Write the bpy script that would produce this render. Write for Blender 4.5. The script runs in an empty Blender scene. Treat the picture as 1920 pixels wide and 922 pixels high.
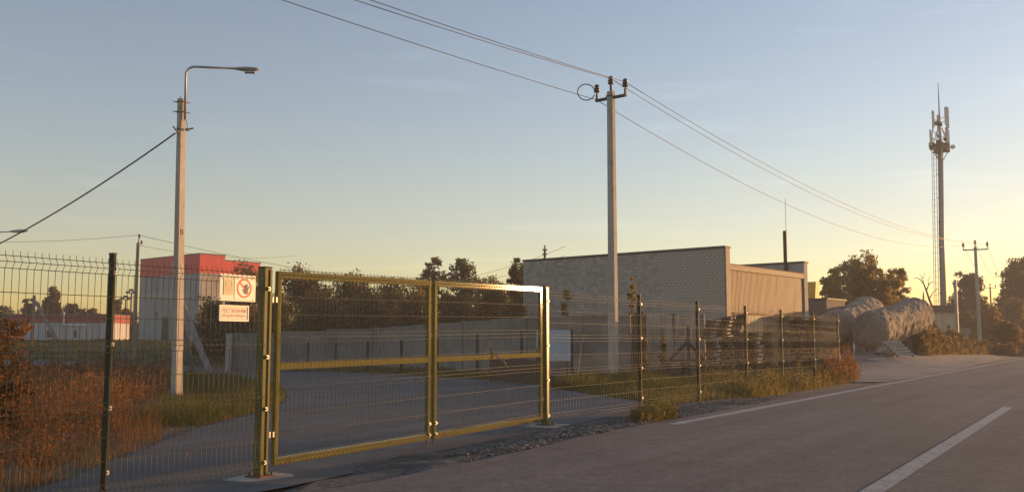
import bpy, bmesh, math, random
import numpy as np
from mathutils import Vector, Matrix

# ------------------------------------------------------------------ camera, sky, sun, exposure
scene = bpy.context.scene
FPX, HOR, HCAM = 1800.0, 640.0, 1.25
PITCH = math.atan((HOR - 461.0) / FPX)
SUN_AZ, SUN_EL = math.radians(62.2), math.radians(3.4)

cam_data = bpy.data.cameras.new('camera')
cam_data.sensor_width = 36.0
cam_data.lens = 36.0 * FPX / 1920.0
cam_data.clip_start = 0.05
cam_data.clip_end = 6000.0
cam = bpy.data.objects.new('camera', cam_data)
scene.collection.objects.link(cam)
cam.location = (0, 0, HCAM)
cam.rotation_euler = (math.pi / 2 + PITCH, 0, 0)
scene.camera = cam

world = bpy.data.worlds.new('World')
scene.world = world
world.use_nodes = True
wn, wl = world.node_tree.nodes, world.node_tree.links
bg = wn['Background']
sky = wn.new('ShaderNodeTexSky')
sky.sky_type = 'NISHITA'
sky.sun_disc = False
sky.sun_elevation = SUN_EL
sky.sun_rotation = SUN_AZ
sky.altitude = 100
sky.air_density = 1.0
sky.dust_density = 0.55
sky.ozone_density = 1.25
# a few thin cirrus streaks, drawn out along the horizon
tc = wn.new('ShaderNodeTexCoord')
mp = wn.new('ShaderNodeMapping'); mp.inputs['Scale'].default_value = (3.0, 3.0, 34.0)
mp.inputs['Rotation'].default_value = (0.03, 0.05, 0)
ns = wn.new('ShaderNodeTexNoise'); ns.inputs['Scale'].default_value = 1.6
ns.inputs['Detail'].default_value = 5; ns.inputs['Roughness'].default_value = 0.6
rp = wn.new('ShaderNodeValToRGB')
rp.color_ramp.elements[0].position = 0.57; rp.color_ramp.elements[0].color = (0, 0, 0, 1)
rp.color_ramp.elements[1].position = 0.80; rp.color_ramp.elements[1].color = (0.34, 0.34, 0.34, 1)
mx = wn.new('ShaderNodeMixRGB'); mx.blend_type = 'MIX'
sc_ = wn.new('ShaderNodeMixRGB'); sc_.blend_type = 'MULTIPLY'; sc_.inputs[0].default_value = 1.0
sc_.inputs[2].default_value = (1.5, 1.42, 1.36, 1)
wl.new(tc.outputs['Generated'], mp.inputs[0]); wl.new(mp.outputs[0], ns.inputs['Vector'])
wl.new(ns.outputs['Fac'], rp.inputs[0]); wl.new(rp.outputs[0], mx.inputs[0])
wl.new(sky.outputs[0], sc_.inputs[1])
wl.new(sky.outputs[0], mx.inputs[1]); wl.new(sc_.outputs[0], mx.inputs[2])
wb = wn.new('ShaderNodeMixRGB'); wb.blend_type = 'MULTIPLY'; wb.inputs[0].default_value = 1.0; wb.inputs[2].default_value = (1.0, 1.0, 1.17, 1)   # one white balance for the whole sky
wl.new(mx.outputs[0], wb.inputs[1]); wl.new(wb.outputs[0], bg.inputs['Color'])
bg.inputs['Strength'].default_value = 0.15

sun_data = bpy.data.lights.new('sun', 'SUN')
sun_data.energy = 3.3
sun_data.angle = math.radians(0.5)
sun_data.color = (1.0, 0.52, 0.205)
sun = bpy.data.objects.new('sun', sun_data)
scene.collection.objects.link(sun)
SUND = Vector((math.sin(SUN_AZ) * math.cos(SUN_EL), math.cos(SUN_AZ) * math.cos(SUN_EL), math.sin(SUN_EL)))
sun.rotation_euler = SUND.to_track_quat('Z', 'Y').to_euler()
sun.location = (60, 30, 20)

scene.view_settings.view_transform = 'Standard'
scene.view_settings.look = 'None'
scene.view_settings.exposure = 1.05
scene.view_settings.gamma = 1.0
scene.view_settings.use_curve_mapping = False
scene.render.engine = 'CYCLES'
scene.cycles.max_bounces = 6
scene.cycles.transparent_max_bounces = 8

# ------------------------------------------------------------------ helpers
C = scene.collection
rnd = random.Random(7)
HEAD = math.atan2(0.6256, 1.005)                 # road heading, clockwise from +Y
HX, HY = math.sin(HEAD), math.cos(HEAD)          # along the road
RX, RY = HY, -HX                                 # to the right of the road
RZ_ROAD = math.pi / 2 - HEAD

def ray(px, py):
    u = (px - 960.0) / FPX; v = (461.0 - py) / FPX
    c, s = math.cos(PITCH), math.sin(PITCH)
    return (u, c - v * s, s + v * c)

def at(px, py, Y):                               # a point of the picture at distance Y
    d = ray(px, py); k = Y / d[1]
    return Vector((d[0] * k, Y, HCAM + d[2] * k))

# terrain heights: a few surveyed points, joined smoothly
CP = np.array([(-2.6, 10, -.139), (.5, 15, -.04), (2.4, 18, 0), (8, 27, 0), (10.6, 31.2, 0), (-3.5, 8.5, -.15),
    (-6, 5, -.15), (-8.3, 23.8, -.12), (-16, 54.5, -.42), (-7.6, 52.5, -.22), (.45, 38, -.05), (4, 34, 0), (-10, 14, -.16),
    (-20, 30, -.18), (-26, 56, -.3), (-46, 60, -.25), (-35, 84, 1.25), (-60, 90, 1.3), (-24, 88, 1.15), (-50, 102, 1.3), (-34, 98, 1.3),
    (-10, 95, .4), (10, 45, 0), (0, 53, 0), (19.3, 51.5, .6), (24.5, 60, .65), (18, 57, .5), (16, 46, .12), (21, 45, .02), (40, 85, .3), (44, 96, .4), (30, 90, .4), (60, 130, .2),
    (0, 0, 0), (-12, -2, -.1), (-40, 10, -.1), (-80, 60, 0), (0, 130, .3), (-80, 140, .8), (90, 160, 0), (12, 60, .1),
    (-30, 70, .2), (-45, 72, .3), (-16, 70, 0), (-62, 70, .2)], dtype=float)
_d = np.sqrt(((CP[:, None, :2] - CP[None, :, :2]) ** 2).sum(-1) + 4.0)
_A = np.zeros((len(CP) + 1, len(CP) + 1)); _A[:-1, :-1] = _d; _A[-1, :-1] = 1; _A[:-1, -1] = 1
_W = np.linalg.solve(_A, np.append(CP[:, 2], 0))

def sstep(a, b, x):
    t = np.clip((x - a) / (b - a), 0, 1); return t * t * (3 - 2 * t)

def gz(x, y):
    x = np.asarray(x, float); y = np.asarray(y, float)
    d = np.sqrt((x[..., None] - CP[:, 0]) ** 2 + (y[..., None] - CP[:, 1]) ** 2 + 4.0)
    z = d @ _W[:-1] + _W[-1]
    z = z * (1 - sstep(140, 260, np.sqrt(x * x + y * y)))
    t = x * RX + y * RY
    w = sstep(-10.5, -6.2, t) * (1 - sstep(3.5, 6.0, t))
    keep = 1 - sstep(22, 34, y)
    w2 = sstep(-7.0, -6.0, t) * (1 - sstep(3.5, 6.0, t))
    return z * (1 - (w2 * keep + w * (1 - keep)))

def gzf(x, y): return float(gz(np.array([x]), np.array([y]))[0])

def G(px, py):                                   # where the picture point meets the ground
    d = ray(px, py); z = 0.0
    for _ in range(40):
        k = (z - HCAM) / d[2]
        z = 0.6 * z + 0.4 * gzf(d[0] * k, d[1] * k)
        if d[2] * 1 > -1e-4: break
    k = (z - HCAM) / d[2]
    return Vector((d[0] * k, d[1] * k, z))

class MB:
    def __init__(self): self.v = []; self.f = []
    def box(self, c, s, rot=None):
        c = Vector(c); b = len(self.v)
        for dx in (-.5, .5):
            for dy in (-.5, .5):
                for dz in (-.5, .5):
                    p = Vector((dx * s[0], dy * s[1], dz * s[2]))
                    if rot is not None: p = rot @ p
                    self.v.append(tuple(c + p))
        self.f += [(b, b+1, b+3, b+2), (b+4, b+6, b+7, b+5), (b, b+4, b+5, b+1), (b+2, b+3, b+7, b+6), (b, b+2, b+6, b+4), (b+1, b+5, b+7, b+3)]
        return self
    def bar(self, p, q, w, h, up=(0, 0, 1)):     # a beam from p to q, w sideways, h along up
        p = Vector(p); q = Vector(q); d = (q - p); L = d.length; d.normalize()
        s = d.cross(Vector(up))
        if s.length < 1e-5: s = d.cross(Vector((0, 1, 0)))
        s.normalize(); u = s.cross(d)
        R = Matrix((d, s, u)).transposed()
        return self.box((p + q) / 2, (L, w, h), R)
    def tube(self, pts, r, n=6, cap=True):
        pts = [Vector(p) for p in pts]; b = len(self.v); m = len(pts)
        rr = r if isinstance(r, (list, tuple)) else [r] * m
        ref = None
        for i, p in enumerate(pts):
            d = (pts[min(i+1, m-1)] - pts[max(i-1, 0)]).normalized()
            if ref is None:
                ref = d.cross(Vector((0, 0, 1)))
                if ref.length < 1e-3: ref = d.cross(Vector((0, 1, 0)))
            s = (ref - d * ref.dot(d)).normalized(); ref = s; u = d.cross(s)
            for k in range(n):
                a = 2 * math.pi * (k + .5) / n
                self.v.append(tuple(p + (s * math.cos(a) + u * math.sin(a)) * rr[i]))
        for i in range(m - 1):
            for k in range(n):
                k2 = (k + 1) % n
                self.f.append((b + i*n + k, b + i*n + k2, b + (i+1)*n + k2, b + (i+1)*n + k))
        if cap:
            self.f.append(tuple(b + k for k in range(n))[::-1]); self.f.append(tuple(b + (m-1)*n + k for k in range(n)))
        return self
    def prism(self, outline, axis_fn, d0, d1):   # outline of (a, b), axis_fn(a, b, d) gives the point
        n = len(outline); b = len(self.v)
        for d in (d0, d1):
            for (p, q) in outline: self.v.append(tuple(axis_fn(p, q, d)))
        self.f.append(tuple(range(b, b + n))[::-1]); self.f.append(tuple(range(b + n, b + 2*n)))
        for i in range(n):
            j = (i + 1) % n; self.f.append((b + i, b + j, b + n + j, b + n + i))
        return self
    def lathe(self, prof, n=12, c=(0, 0, 0)):
        b = len(self.v); c = Vector(c)
        for (r, z) in prof:
            for k in range(n):
                a = 2*math.pi*k/n; self.v.append((c.x + r*math.cos(a), c.y + r*math.sin(a), c.z + z))
        for i in range(len(prof) - 1):
            for k in range(n):
                k2 = (k+1) % n; self.f.append((b+i*n+k, b+i*n+k2, b+(i+1)*n+k2, b+(i+1)*n+k))
        self.f.append(tuple(b+k for k in range(n))[::-1]); self.f.append(tuple(b+(len(prof)-1)*n+k for k in range(n)))
        return self
    def mesh(self, name, smooth=False):
        me = bpy.data.meshes.new(name); me.from_pydata(self.v, [], self.f)
        bm = bmesh.new(); bm.from_mesh(me); bmesh.ops.recalc_face_normals(bm, faces=bm.faces); bm.to_mesh(me); bm.free()
        if smooth: me.polygons.foreach_set('use_smooth', [True] * len(me.polygons))
        return me
    def build(self, name, mat, parent=None, smooth=False, bevel=0):
        o = link(name, self.mesh(name, smooth), mat, parent)
        if bevel:
            m = o.modifiers.new('bevel', 'BEVEL'); m.width = bevel; m.segments = 2; m.limit_method = 'ANGLE'
        return o

def link(name, me, mat=None, parent=None, loc=None, rot=None):
    o = bpy.data.objects.new(name, me); C.objects.link(o)
    if mat is not None and len(me.materials) == 0: me.materials.append(mat)
    if parent is not None: o.parent = parent
    if loc is not None: o.location = loc
    if rot is not None: o.rotation_euler = rot
    return o

def tag(o, label, cat, group=None, kind=None):
    o['label'] = label
    if cat: o['category'] = cat
    if group: o['group'] = group
    if kind: o['kind'] = kind
    return o

def thing(name, label, cat, loc=(0, 0, 0), rz=0.0, group=None):
    o = bpy.data.objects.new(name, None); C.objects.link(o)
    o.location = loc; o.rotation_euler = (0, 0, rz); o.empty_display_size = .2
    return tag(o, label, cat, group)

def stuff(o, label=None, cat=None):
    o['kind'] = 'stuff'
    if label: o['label'] = label
    if cat: o['category'] = cat
    return o

def struct(o): o['kind'] = 'structure'; return o

def quads(name, V, mat, parent=None):            # V: N x 4 x 3
    V = np.ascontiguousarray(V, dtype=np.float32); n = len(V)
    me = bpy.data.meshes.new(name)
    me.vertices.add(n * 4); me.vertices.foreach_set('co', V.ravel())
    me.loops.add(n * 4); me.loops.foreach_set('vertex_index', np.arange(n * 4, dtype=np.int32))
    me.polygons.add(n); me.polygons.foreach_set('loop_start', np.arange(0, n * 4, 4, dtype=np.int32))
    me.update(calc_edges=True)
    return link(name, me, mat, parent)

# ------------------------------------------------------------------ materials
def mat(name, c1, c2=None, rough=.8, scale=4.0, metal=0.0, bump=0.0, bscale=None, detail=6, spec=.5, island=0.0, stretch=None, contrast=(.35, .65)):
    m = bpy.data.materials.new(name); m.use_nodes = True
    n, l = m.node_tree.nodes, m.node_tree.links; b = n['Principled BSDF']
    b.inputs['Roughness'].default_value = rough; b.inputs['Metallic'].default_value = metal
    b.inputs['Specular IOR Level'].default_value = spec
    b.inputs['Base Color'].default_value = (*c1, 1)
    t = n.new('ShaderNodeTexCoord'); mpp = n.new('ShaderNodeMapping'); l.new(t.outputs['Object'], mpp.inputs[0])
    if stretch: mpp.inputs['Scale'].default_value = stretch
    out = None
    if c2 is not None:
        nz = n.new('ShaderNodeTexNoise'); nz.inputs['Scale'].default_value = scale; nz.inputs['Detail'].default_value = detail
        nz.inputs['Roughness'].default_value = .65
        l.new(mpp.outputs[0], nz.inputs['Vector'])
        r = n.new('ShaderNodeValToRGB'); r.color_ramp.elements[0].position = contrast[0]; r.color_ramp.elements[1].position = contrast[1]
        r.color_ramp.elements[0].color = (*c1, 1); r.color_ramp.elements[1].color = (*c2, 1)
        l.new(nz.outputs['Fac'], r.inputs[0]); out = r.outputs[0]
        if island:
            g = n.new('ShaderNodeNewGeometry'); h = n.new('ShaderNodeHueSaturation')
            mr = n.new('ShaderNodeMapRange'); mr.inputs[3].default_value = 1 - island; mr.inputs[4].default_value = 1 + island
            l.new(g.outputs['Random Per Island'], mr.inputs[0]); l.new(mr.outputs[0], h.inputs['Value']); l.new(out, h.inputs['Color']); out = h.outputs[0]
        l.new(out, b.inputs['Base Color'])
    if bump:
        nb = n.new('ShaderNodeTexNoise'); nb.inputs['Scale'].default_value = bscale or scale * 4; nb.inputs['Detail'].default_value = 5
        l.new(mpp.outputs[0], nb.inputs['Vector'])
        bp = n.new('ShaderNodeBump'); bp.inputs['Strength'].default_value = bump; bp.inputs['Distance'].default_value = .02
        l.new(nb.outputs['Fac'], bp.inputs['Height']); l.new(bp.outputs[0], b.inputs['Normal'])
    return m

def mix3(m, c3, scale, lo, hi):                  # a third colour laid over in patches
    n, l = m.node_tree.nodes, m.node_tree.links; b = n['Principled BSDF']
    src = b.inputs['Base Color'].links[0].from_socket
    t = n.new('ShaderNodeTexCoord'); nz = n.new('ShaderNodeTexNoise'); nz.inputs['Scale'].default_value = scale; nz.inputs['Detail'].default_value = 4
    l.new(t.outputs['Object'], nz.inputs['Vector'])
    mr = n.new('ShaderNodeMapRange'); mr.inputs[1].default_value = lo; mr.inputs[2].default_value = hi
    l.new(nz.outputs['Fac'], mr.inputs[0])
    x = n.new('ShaderNodeMixRGB'); l.new(mr.outputs[0], x.inputs[0]); l.new(src, x.inputs[1]); x.inputs[2].default_value = (*c3, 1)
    l.new(x.outputs[0], b.inputs['Base Color'])
    return m

def leafmat(name, c1, c2, trans=.45, scale=.6, vary=.35):
    m = bpy.data.materials.new(name); m.use_nodes = True
    n, l = m.node_tree.nodes, m.node_tree.links; n.remove(n['Principled BSDF'])
    t = n.new('ShaderNodeTexCoord'); nz = n.new('ShaderNodeTexNoise'); nz.inputs['Scale'].default_value = scale; nz.inputs['Detail'].default_value = 3
    l.new(t.outputs['Object'], nz.inputs['Vector'])
    g = n.new('ShaderNodeNewGeometry'); ad = n.new('ShaderNodeMath'); ad.operation = 'MULTIPLY_ADD'
    l.new(g.outputs['Random Per Island'], ad.inputs[0]); ad.inputs[1].default_value = .5
    sb = n.new('ShaderNodeMath'); sb.operation = 'SUBTRACT'; l.new(nz.outputs['Fac'], sb.inputs[0]); sb.inputs[1].default_value = .25
    l.new(sb.outputs[0], ad.inputs[2])
    r = n.new('ShaderNodeValToRGB'); r.color_ramp.elements[0].position = .25; r.color_ramp.elements[1].position = .75
    r.color_ramp.elements[0].color = (*c1, 1); r.color_ramp.elements[1].color = (*c2, 1)
    l.new(ad.outputs[0], r.inputs[0])
    d = n.new('ShaderNodeBsdfDiffuse'); tr = n.new('ShaderNodeBsdfTranslucent'); x = n.new('ShaderNodeMixShader'); x.inputs[0].default_value = trans
    l.new(r.outputs[0], d.inputs[0]); l.new(r.outputs[0], tr.inputs[0]); l.new(d.outputs[0], x.inputs[1]); l.new(tr.outputs[0], x.inputs[2])
    l.new(x.outputs[0], n['Material Output'].inputs['Surface'])
    return m

M = {}
M['soil'] = mix3(mat('soil', (.085, .07, .055), (.15, .13, .10), .95, 1.5, bump=.5, bscale=14), (.07, .085, .03), .35, .5, .62)
M['asphalt'] = mix3(mat('asphalt', (.115, .098, .088), (.155, .134, .12), .82, 3.0, bump=.35, bscale=90, detail=8), (.10, .086, .078), .28, .52, .7)
M['drive_asphalt'] = mix3(mat('drive_asphalt', (.072, .069, .068), (.115, .108, .102), .8, 2.2, bump=.35, bscale=80, detail=8), (.13, .124, .116), .5, .55, .75)
M['side_asphalt'] = mat('side_asphalt', (.13, .13, .13), (.17, .17, .165), .85, 1.0, bump=.2, bscale=40)
M['gravel'] = mix3(mat('gravel', (.055, .05, .047), (.14, .13, .12), .95, 16.0, bump=.9, bscale=40, detail=8), (.05, .045, .042), 1.2, .48, .62)
M['bare'] = mix3(mat('bare_gravel', (.17, .165, .155), (.26, .25, .235), .95, 2.2, bump=.5, bscale=30), (.13, .125, .115), .45, .5, .68)
M['paint'] = mix3(mat('road_paint', (.42, .395, .36), (.31, .29, .265), .8, 5.0, bump=.1), (.16, .14, .125), 13, .54, .70)
M['green'] = mix3(mat('green_paint', (.185, .165, .055), (.155, .145, .05), .08, 8.0, bump=.01, bscale=30, spec=.06), (.13, .105, .06), 7, .58, .75)
M['postgreen'] = mix3(mat('post_paint', (.165, .15, .05), (.14, .13, .045), .28, 8.0, spec=.12), (.12, .10, .06), 7, .58, .75)
M['darkgreen'] = mat('dark_green_paint', (.02, .026, .014), (.03, .036, .018), .6, 8.0, spec=.2)
M['wire'] = mat('green_wire', (.022, .028, .014), (.035, .04, .018), .42, 20.0, spec=.35)
M['zinc'] = mat('zinc', (.40, .38, .34), (.30, .28, .26), .42, 20.0, metal=.7)
M['rust'] = mat('rust', (.22, .10, .05), (.13, .06, .03), .85, 12.0, bump=.3)
M['concrete'] = mix3(mat('concrete', (.40, .36, .30), (.48, .435, .37), .9, 5.0, bump=.35, bscale=30), (.24, .22, .20), 2.5, .56, .75)
M['wallconc'] = mix3(mat('wall_concrete', (.20, .185, .165), (.27, .25, .225), .92, 1.8, bump=.35, bscale=16), (.15, .135, .12), .8, .5, .72)
M['brick'] = mat('silicate_brick', (.33, .30, .26), (.43, .39, .335), .92, 3.0, bump=.3, bscale=25, island=.16)
M['mortar'] = mat('mortar', (.17, .16, .145), (.22, .205, .185), .95, 6.0, bump=.2)
M['sheet'] = mix3(mat('metal_sheet', (.18, .128, .08), (.24, .175, .115), .6, 1.5, bump=.08, stretch=(3, 3, .5), spec=.3), (.12, .08, .05), 1.2, .52, .72)
M['flash'] = mat('flashing', (.20, .165, .13), (.16, .13, .10), .7, 2.0)
M['roof'] = mat('dark_roof', (.07, .068, .07), (.10, .10, .10), .7, 3.0)
M['corr'] = mix3(mat('sun_toned_corrugated', (.46, .39, .31), (.55, .475, .385), .7, 2.0, bump=.15, stretch=(2, 2, .6)), (.33, .24, .17), 1.6, .54, .72)  # base colour lightened to stand in for sun falling on the screen
M['wood'] = mat('weathered_wood', (.10, .068, .048), (.17, .118, .08), .9, 5.0, bump=.3, stretch=(1, 1, 4), island=.2)
M['darkwood'] = mat('dark_wood', (.075, .05, .038), (.11, .075, .055), .9, 6.0, bump=.3)
M['tarp'] = mix3(mat('dusty_tarp', (.22, .185, .145), (.30, .25, .19), .95, 1.6, bump=.8, bscale=5, spec=.2), (.14, .12, .10), 1.1, .48, .68)
M['yellow'] = mat('cream_panel', (.62, .55, .33), (.55, .48, .29), .7, 2.0)
M['yellowbox'] = mat('yellow_paint', (.65, .42, .06), (.55, .36, .06), .6, 3.0)
M['whitewall'] = mat('white_render', (.52, .51, .49), (.46, .45, .43), .85, 1.2)
M['redband'] = mat('dull_red_panel', (.36, .075, .06), (.30, .06, .05), .7, 1.0)
M['red'] = mat('red_panel', (.62, .03, .03), (.55, .027, .027), .5, 1.0)
M['greypanel'] = mat('grey_panel', (.33, .335, .34), (.28, .285, .29), .7, 1.0)
M['beige'] = mat('beige_panel', (.42, .38, .33), (.37, .33, .29), .75, 1.0)
M['glass'] = mat('dark_glass', (.03, .035, .04), None, .08)
M['whiteframe'] = mat('white_frame', (.7, .69, .66), None, .5)
M['iron'] = mat('dark_iron', (.02, .019, .019), (.035, .03, .028), .6, 10.0)
M['ins'] = mat('insulator', (.045, .03, .028), None, .25)
M['cable'] = mat('cable', (.012, .012, .013), None, .5)
M['alu'] = mat('aluminium_wire', (.09, .085, .085), None, .5, metal=.3)
M['steel'] = mat('tower_steel', (.34, .335, .33), (.28, .275, .27), .55, 2.0, metal=.2)
M['panelwhite'] = mat('antenna_panel', (.66, .64, .60), None, .5)
M['lampgrey'] = mat('lamp_grey', (.42, .41, .39), (.36, .35, .33), .4, 5.0, metal=.3)
M['lens'] = mat('lamp_lens', (.62, .60, .55), None, .25)
M['sign'] = mat('sign_plate', (.80, .76, .66), (.74, .70, .60), .45, 3.0)
M['signred'] = mat('sign_red', (.68, .085, .03), None, .5)
M['signtext'] = mat('sign_text_red', (.24, .035, .02), None, .5)
M['signblack'] = mat('sign_black', (.03, .028, .025), None, .5)
M['signlite'] = mat('sign_inset', (.86, .82, .74), None, .45)
M['signold'] = mat('sign_faded', (.60, .53, .33), (.66, .60, .42), .6, 12.0)
M['board'] = mat('pale_blue_board', (.48, .53, .60), (.43, .48, .55), .5, 2.0)
M['boardprint'] = mat('faded_print', (.34, .39, .46), None, .6)
M['stick'] = mat('dry_stick', (.42, .30, .22), (.33, .23, .16), .9, 10.0)
M['bark'] = mat('bark', (.09, .07, .055), (.14, .11, .085), .95, 8.0, bump=.5)
M['stone'] = mat('stone', (.09, .085, .078), (.20, .185, .165), .9, 1.5, island=.6)
M['rubble'] = mat('rubble', (.26, .24, .21), (.36, .33, .29), .92, 3.0, bump=.4)
M['lf_olive'] = leafmat('leaf_olive', (.14, .115, .04), (.28, .205, .075), .55)
M['lf_brown'] = leafmat('leaf_brown', (.15, .10, .045), (.32, .20, .08), .55)
M['lf_dark'] = leafmat('leaf_dark', (.11, .105, .038), (.21, .175, .065), .55)
M['lf_gold'] = leafmat('leaf_gold', (.25, .195, .06), (.42, .31, .10), .6)
M['lf_rust'] = leafmat('leaf_rust', (.10, .055, .022), (.27, .13, .042), .45, 1.5)
M['gr_green'] = leafmat('grass_green', (.075, .09, .025), (.22, .195, .055), .45, .5)
M['gr_dry'] = leafmat('grass_dry', (.14, .075, .034), (.36, .17, .068), .45, .7)
M['gr_far'] = leafmat('grass_far', (.13, .095, .042), (.29, .20, .085), .45, .5)
M['gr_mix'] = leafmat('grass_mixed', (.11, .10, .032), (.31, .235, .08), .45, .4)

def speckle(m, amt, scale, seal=None):
    n, l = m.node_tree.nodes, m.node_tree.links; b = n['Principled BSDF']; src = b.inputs['Base Color'].links[0].from_socket
    t = n.new('ShaderNodeTexCoord'); v = n.new('ShaderNodeTexVoronoi'); v.inputs['Scale'].default_value = scale; l.new(t.outputs['Object'], v.inputs['Vector'])
    sp = n.new('ShaderNodeSeparateColor'); l.new(v.outputs['Color'], sp.inputs[0])
    mr = n.new('ShaderNodeMapRange'); mr.inputs[3].default_value = 1 - amt; mr.inputs[4].default_value = 1 + amt; l.new(sp.outputs[0], mr.inputs[0])
    h = n.new('ShaderNodeHueSaturation'); l.new(src, h.inputs['Color']); l.new(mr.outputs[0], h.inputs['Value']); out = h.outputs[0]
    if seal:
        mp_ = n.new('ShaderNodeMapping'); mp_.inputs['Rotation'].default_value = (0, 0, -RZ_ROAD); mp_.inputs['Scale'].default_value = (1, 1, 1)
        l.new(t.outputs['Object'], mp_.inputs[0]); m2 = n.new('ShaderNodeMapping'); m2.inputs['Scale'].default_value = (.05, .9, 1); l.new(mp_.outputs[0], m2.inputs[0])
        nz = n.new('ShaderNodeTexNoise'); nz.inputs['Scale'].default_value = 1.4; nz.inputs['Detail'].default_value = 5; l.new(m2.outputs[0], nz.inputs['Vector'])
        r2 = n.new('ShaderNodeMapRange'); r2.inputs[1].default_value = .35; r2.inputs[2].default_value = .65; r2.inputs[3].default_value = .80; r2.inputs[4].default_value = 1.18; l.new(nz.outputs['Fac'], r2.inputs[0])
        h2 = n.new('ShaderNodeHueSaturation'); l.new(out, h2.inputs['Color']); l.new(r2.outputs[0], h2.inputs['Value']); out = h2.outputs[0]
        vc = n.new('ShaderNodeTexVoronoi'); vc.feature = 'DISTANCE_TO_EDGE'; vc.inputs['Scale'].default_value = seal
        nd = n.new('ShaderNodeTexNoise'); nd.inputs['Scale'].default_value = 1.1; l.new(t.outputs['Object'], nd.inputs['Vector'])
        mxv = n.new('ShaderNodeMixRGB'); mxv.inputs[0].default_value = .35; l.new(t.outputs['Object'], mxv.inputs[1]); l.new(nd.outputs['Color'], mxv.inputs[2]); l.new(mxv.outputs[0], vc.inputs['Vector'])
        r3 = n.new('ShaderNodeMapRange'); r3.inputs[1].default_value = .0; r3.inputs[2].default_value = .006; r3.inputs[3].default_value = .84; r3.inputs[4].default_value = 1.0; l.new(vc.outputs['Distance'], r3.inputs[0])
        h3 = n.new('ShaderNodeHueSaturation'); l.new(out, h3.inputs['Color']); l.new(r3.outputs[0], h3.inputs['Value']); out = h3.outputs[0]
    l.new(out, b.inputs['Base Color'])
def streaks(m, amt=.25, scale=2.0):
    n, l = m.node_tree.nodes, m.node_tree.links; b = n['Principled BSDF']; src = b.inputs['Base Color'].links[0].from_socket
    t = n.new('ShaderNodeTexCoord'); mp_ = n.new('ShaderNodeMapping'); mp_.inputs['Scale'].default_value = (1, 1, .12); l.new(t.outputs['Object'], mp_.inputs[0])
    nz = n.new('ShaderNodeTexNoise'); nz.inputs['Scale'].default_value = scale; nz.inputs['Detail'].default_value = 6; l.new(mp_.outputs[0], nz.inputs['Vector'])
    mr = n.new('ShaderNodeMapRange'); mr.inputs[1].default_value = .42; mr.inputs[2].default_value = .68; mr.inputs[3].default_value = 1.04; mr.inputs[4].default_value = 1 - amt; l.new(nz.outputs['Fac'], mr.inputs[0])
    h = n.new('ShaderNodeHueSaturation'); l.new(src, h.inputs['Color']); l.new(mr.outputs[0], h.inputs['Value']); l.new(h.outputs[0], b.inputs['Base Color'])
for k_ in ('sheet', 'whitewall', 'greypanel', 'beige', 'redband', 'corr', 'yellow', 'concrete'): streaks(M[k_], .28)
streaks(M['red'], .14)
speckle(M['asphalt'], .28, 34, .11); speckle(M['drive_asphalt'], .22, 30, .16); speckle(M['bare'], .22, 9); speckle(M['gravel'], .5, 22)
# ------------------------------------------------------------------ ground
def axis_steps(lo, hi, n0, n1, step, grow=1.13):
    a = [n0]
    while a[-1] < n1: a.append(a[-1] + step)
    s = step
    while a[-1] < hi: s *= grow; a.append(a[-1] + s)
    s = step
    while a[0] > lo: s *= grow; a.insert(0, a[0] - s)
    return np.array(a)
gx = axis_steps(-2500, 2500, -36, 36, .6); gy = axis_steps(-600, 4500, 2, 70, .6)
XX, YY = np.meshgrid(gx, gy, indexing='ij')
ZZ = gz(XX, YY)
TT = XX * RX + YY * RY
ZZ = ZZ - .04 * sstep(-6.6, -5.4, TT) * (1 - sstep(1.8, 3.0, TT)) - .012
nx_, ny_ = len(gx), len(gy)
idx = np.arange(nx_ * ny_).reshape(nx_, ny_)
F = np.stack([idx[:-1, :-1], idx[1:, :-1], idx[1:, 1:], idx[:-1, 1:]], -1).reshape(-1, 4)
me = bpy.data.meshes.new('ground')
me.from_pydata(np.stack([XX, YY, ZZ], -1).reshape(-1, 3).tolist(), [], F.tolist())
me.polygons.foreach_set('use_smooth', [True] * len(me.polygons))
struct(link('ground', me, M['soil']))

def sheet(name, poly, m, off, step=1.2, z=None):
    bm = bmesh.new()
    vs = [bm.verts.new((p[0], p[1], 0)) for p in poly]
    f = bm.faces.new(vs)
    if f.normal.z < 0 or True: bmesh.ops.recalc_face_normals(bm, faces=bm.faces)
    xs = [p[0] for p in poly]; ys = [p[1] for p in poly]
    if z is None:
        for ax, lo, hi in ((0, min(xs), max(xs)), (1, min(ys), max(ys))):
            c = lo + step
            while c < hi:
                co = (c, 0, 0) if ax == 0 else (0, c, 0); no = (1, 0, 0) if ax == 0 else (0, 1, 0)
                bmesh.ops.bisect_plane(bm, geom=bm.verts[:] + bm.edges[:] + bm.faces[:], plane_co=co, plane_no=no)
                c += step
        co = np.array([(v.co.x, v.co.y) for v in bm.verts]); zz = gz(co[:, 0], co[:, 1]) + off
        for v, q in zip(bm.verts, zz): v.co.z = q
    else:
        for v in bm.verts: v.co.z = z
    bmesh.ops.triangulate(bm, faces=bm.faces)
    for f in bm.faces:
        f.normal_update()
        if f.normal.z < 0: f.normal_flip()
    me = bpy.data.meshes.new(name); bm.to_mesh(me); bm.free()
    return link(name, me, m)

def road_pt(s, t): return (HX * s + RX * t, HY * s + RY * t)
def st(p): return (p[0] * HX + p[1] * HY, p[0] * RX + p[1] * RY)

# main road with a ragged left edge
rr = random.Random(3)
edge = []
s = -25.0
while s < 420:
    edge.append((s, -5.70 - .38 * sstep(7, 14, s) - rr.uniform(0, .08)))
    s += .45 if s < 45 else 6
poly = [road_pt(a, b) for a, b in edge] + [road_pt(420, 2.3), road_pt(-25, 2.3)]
road = struct(sheet('road', poly, M['asphalt'], 0, z=.0))
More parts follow.
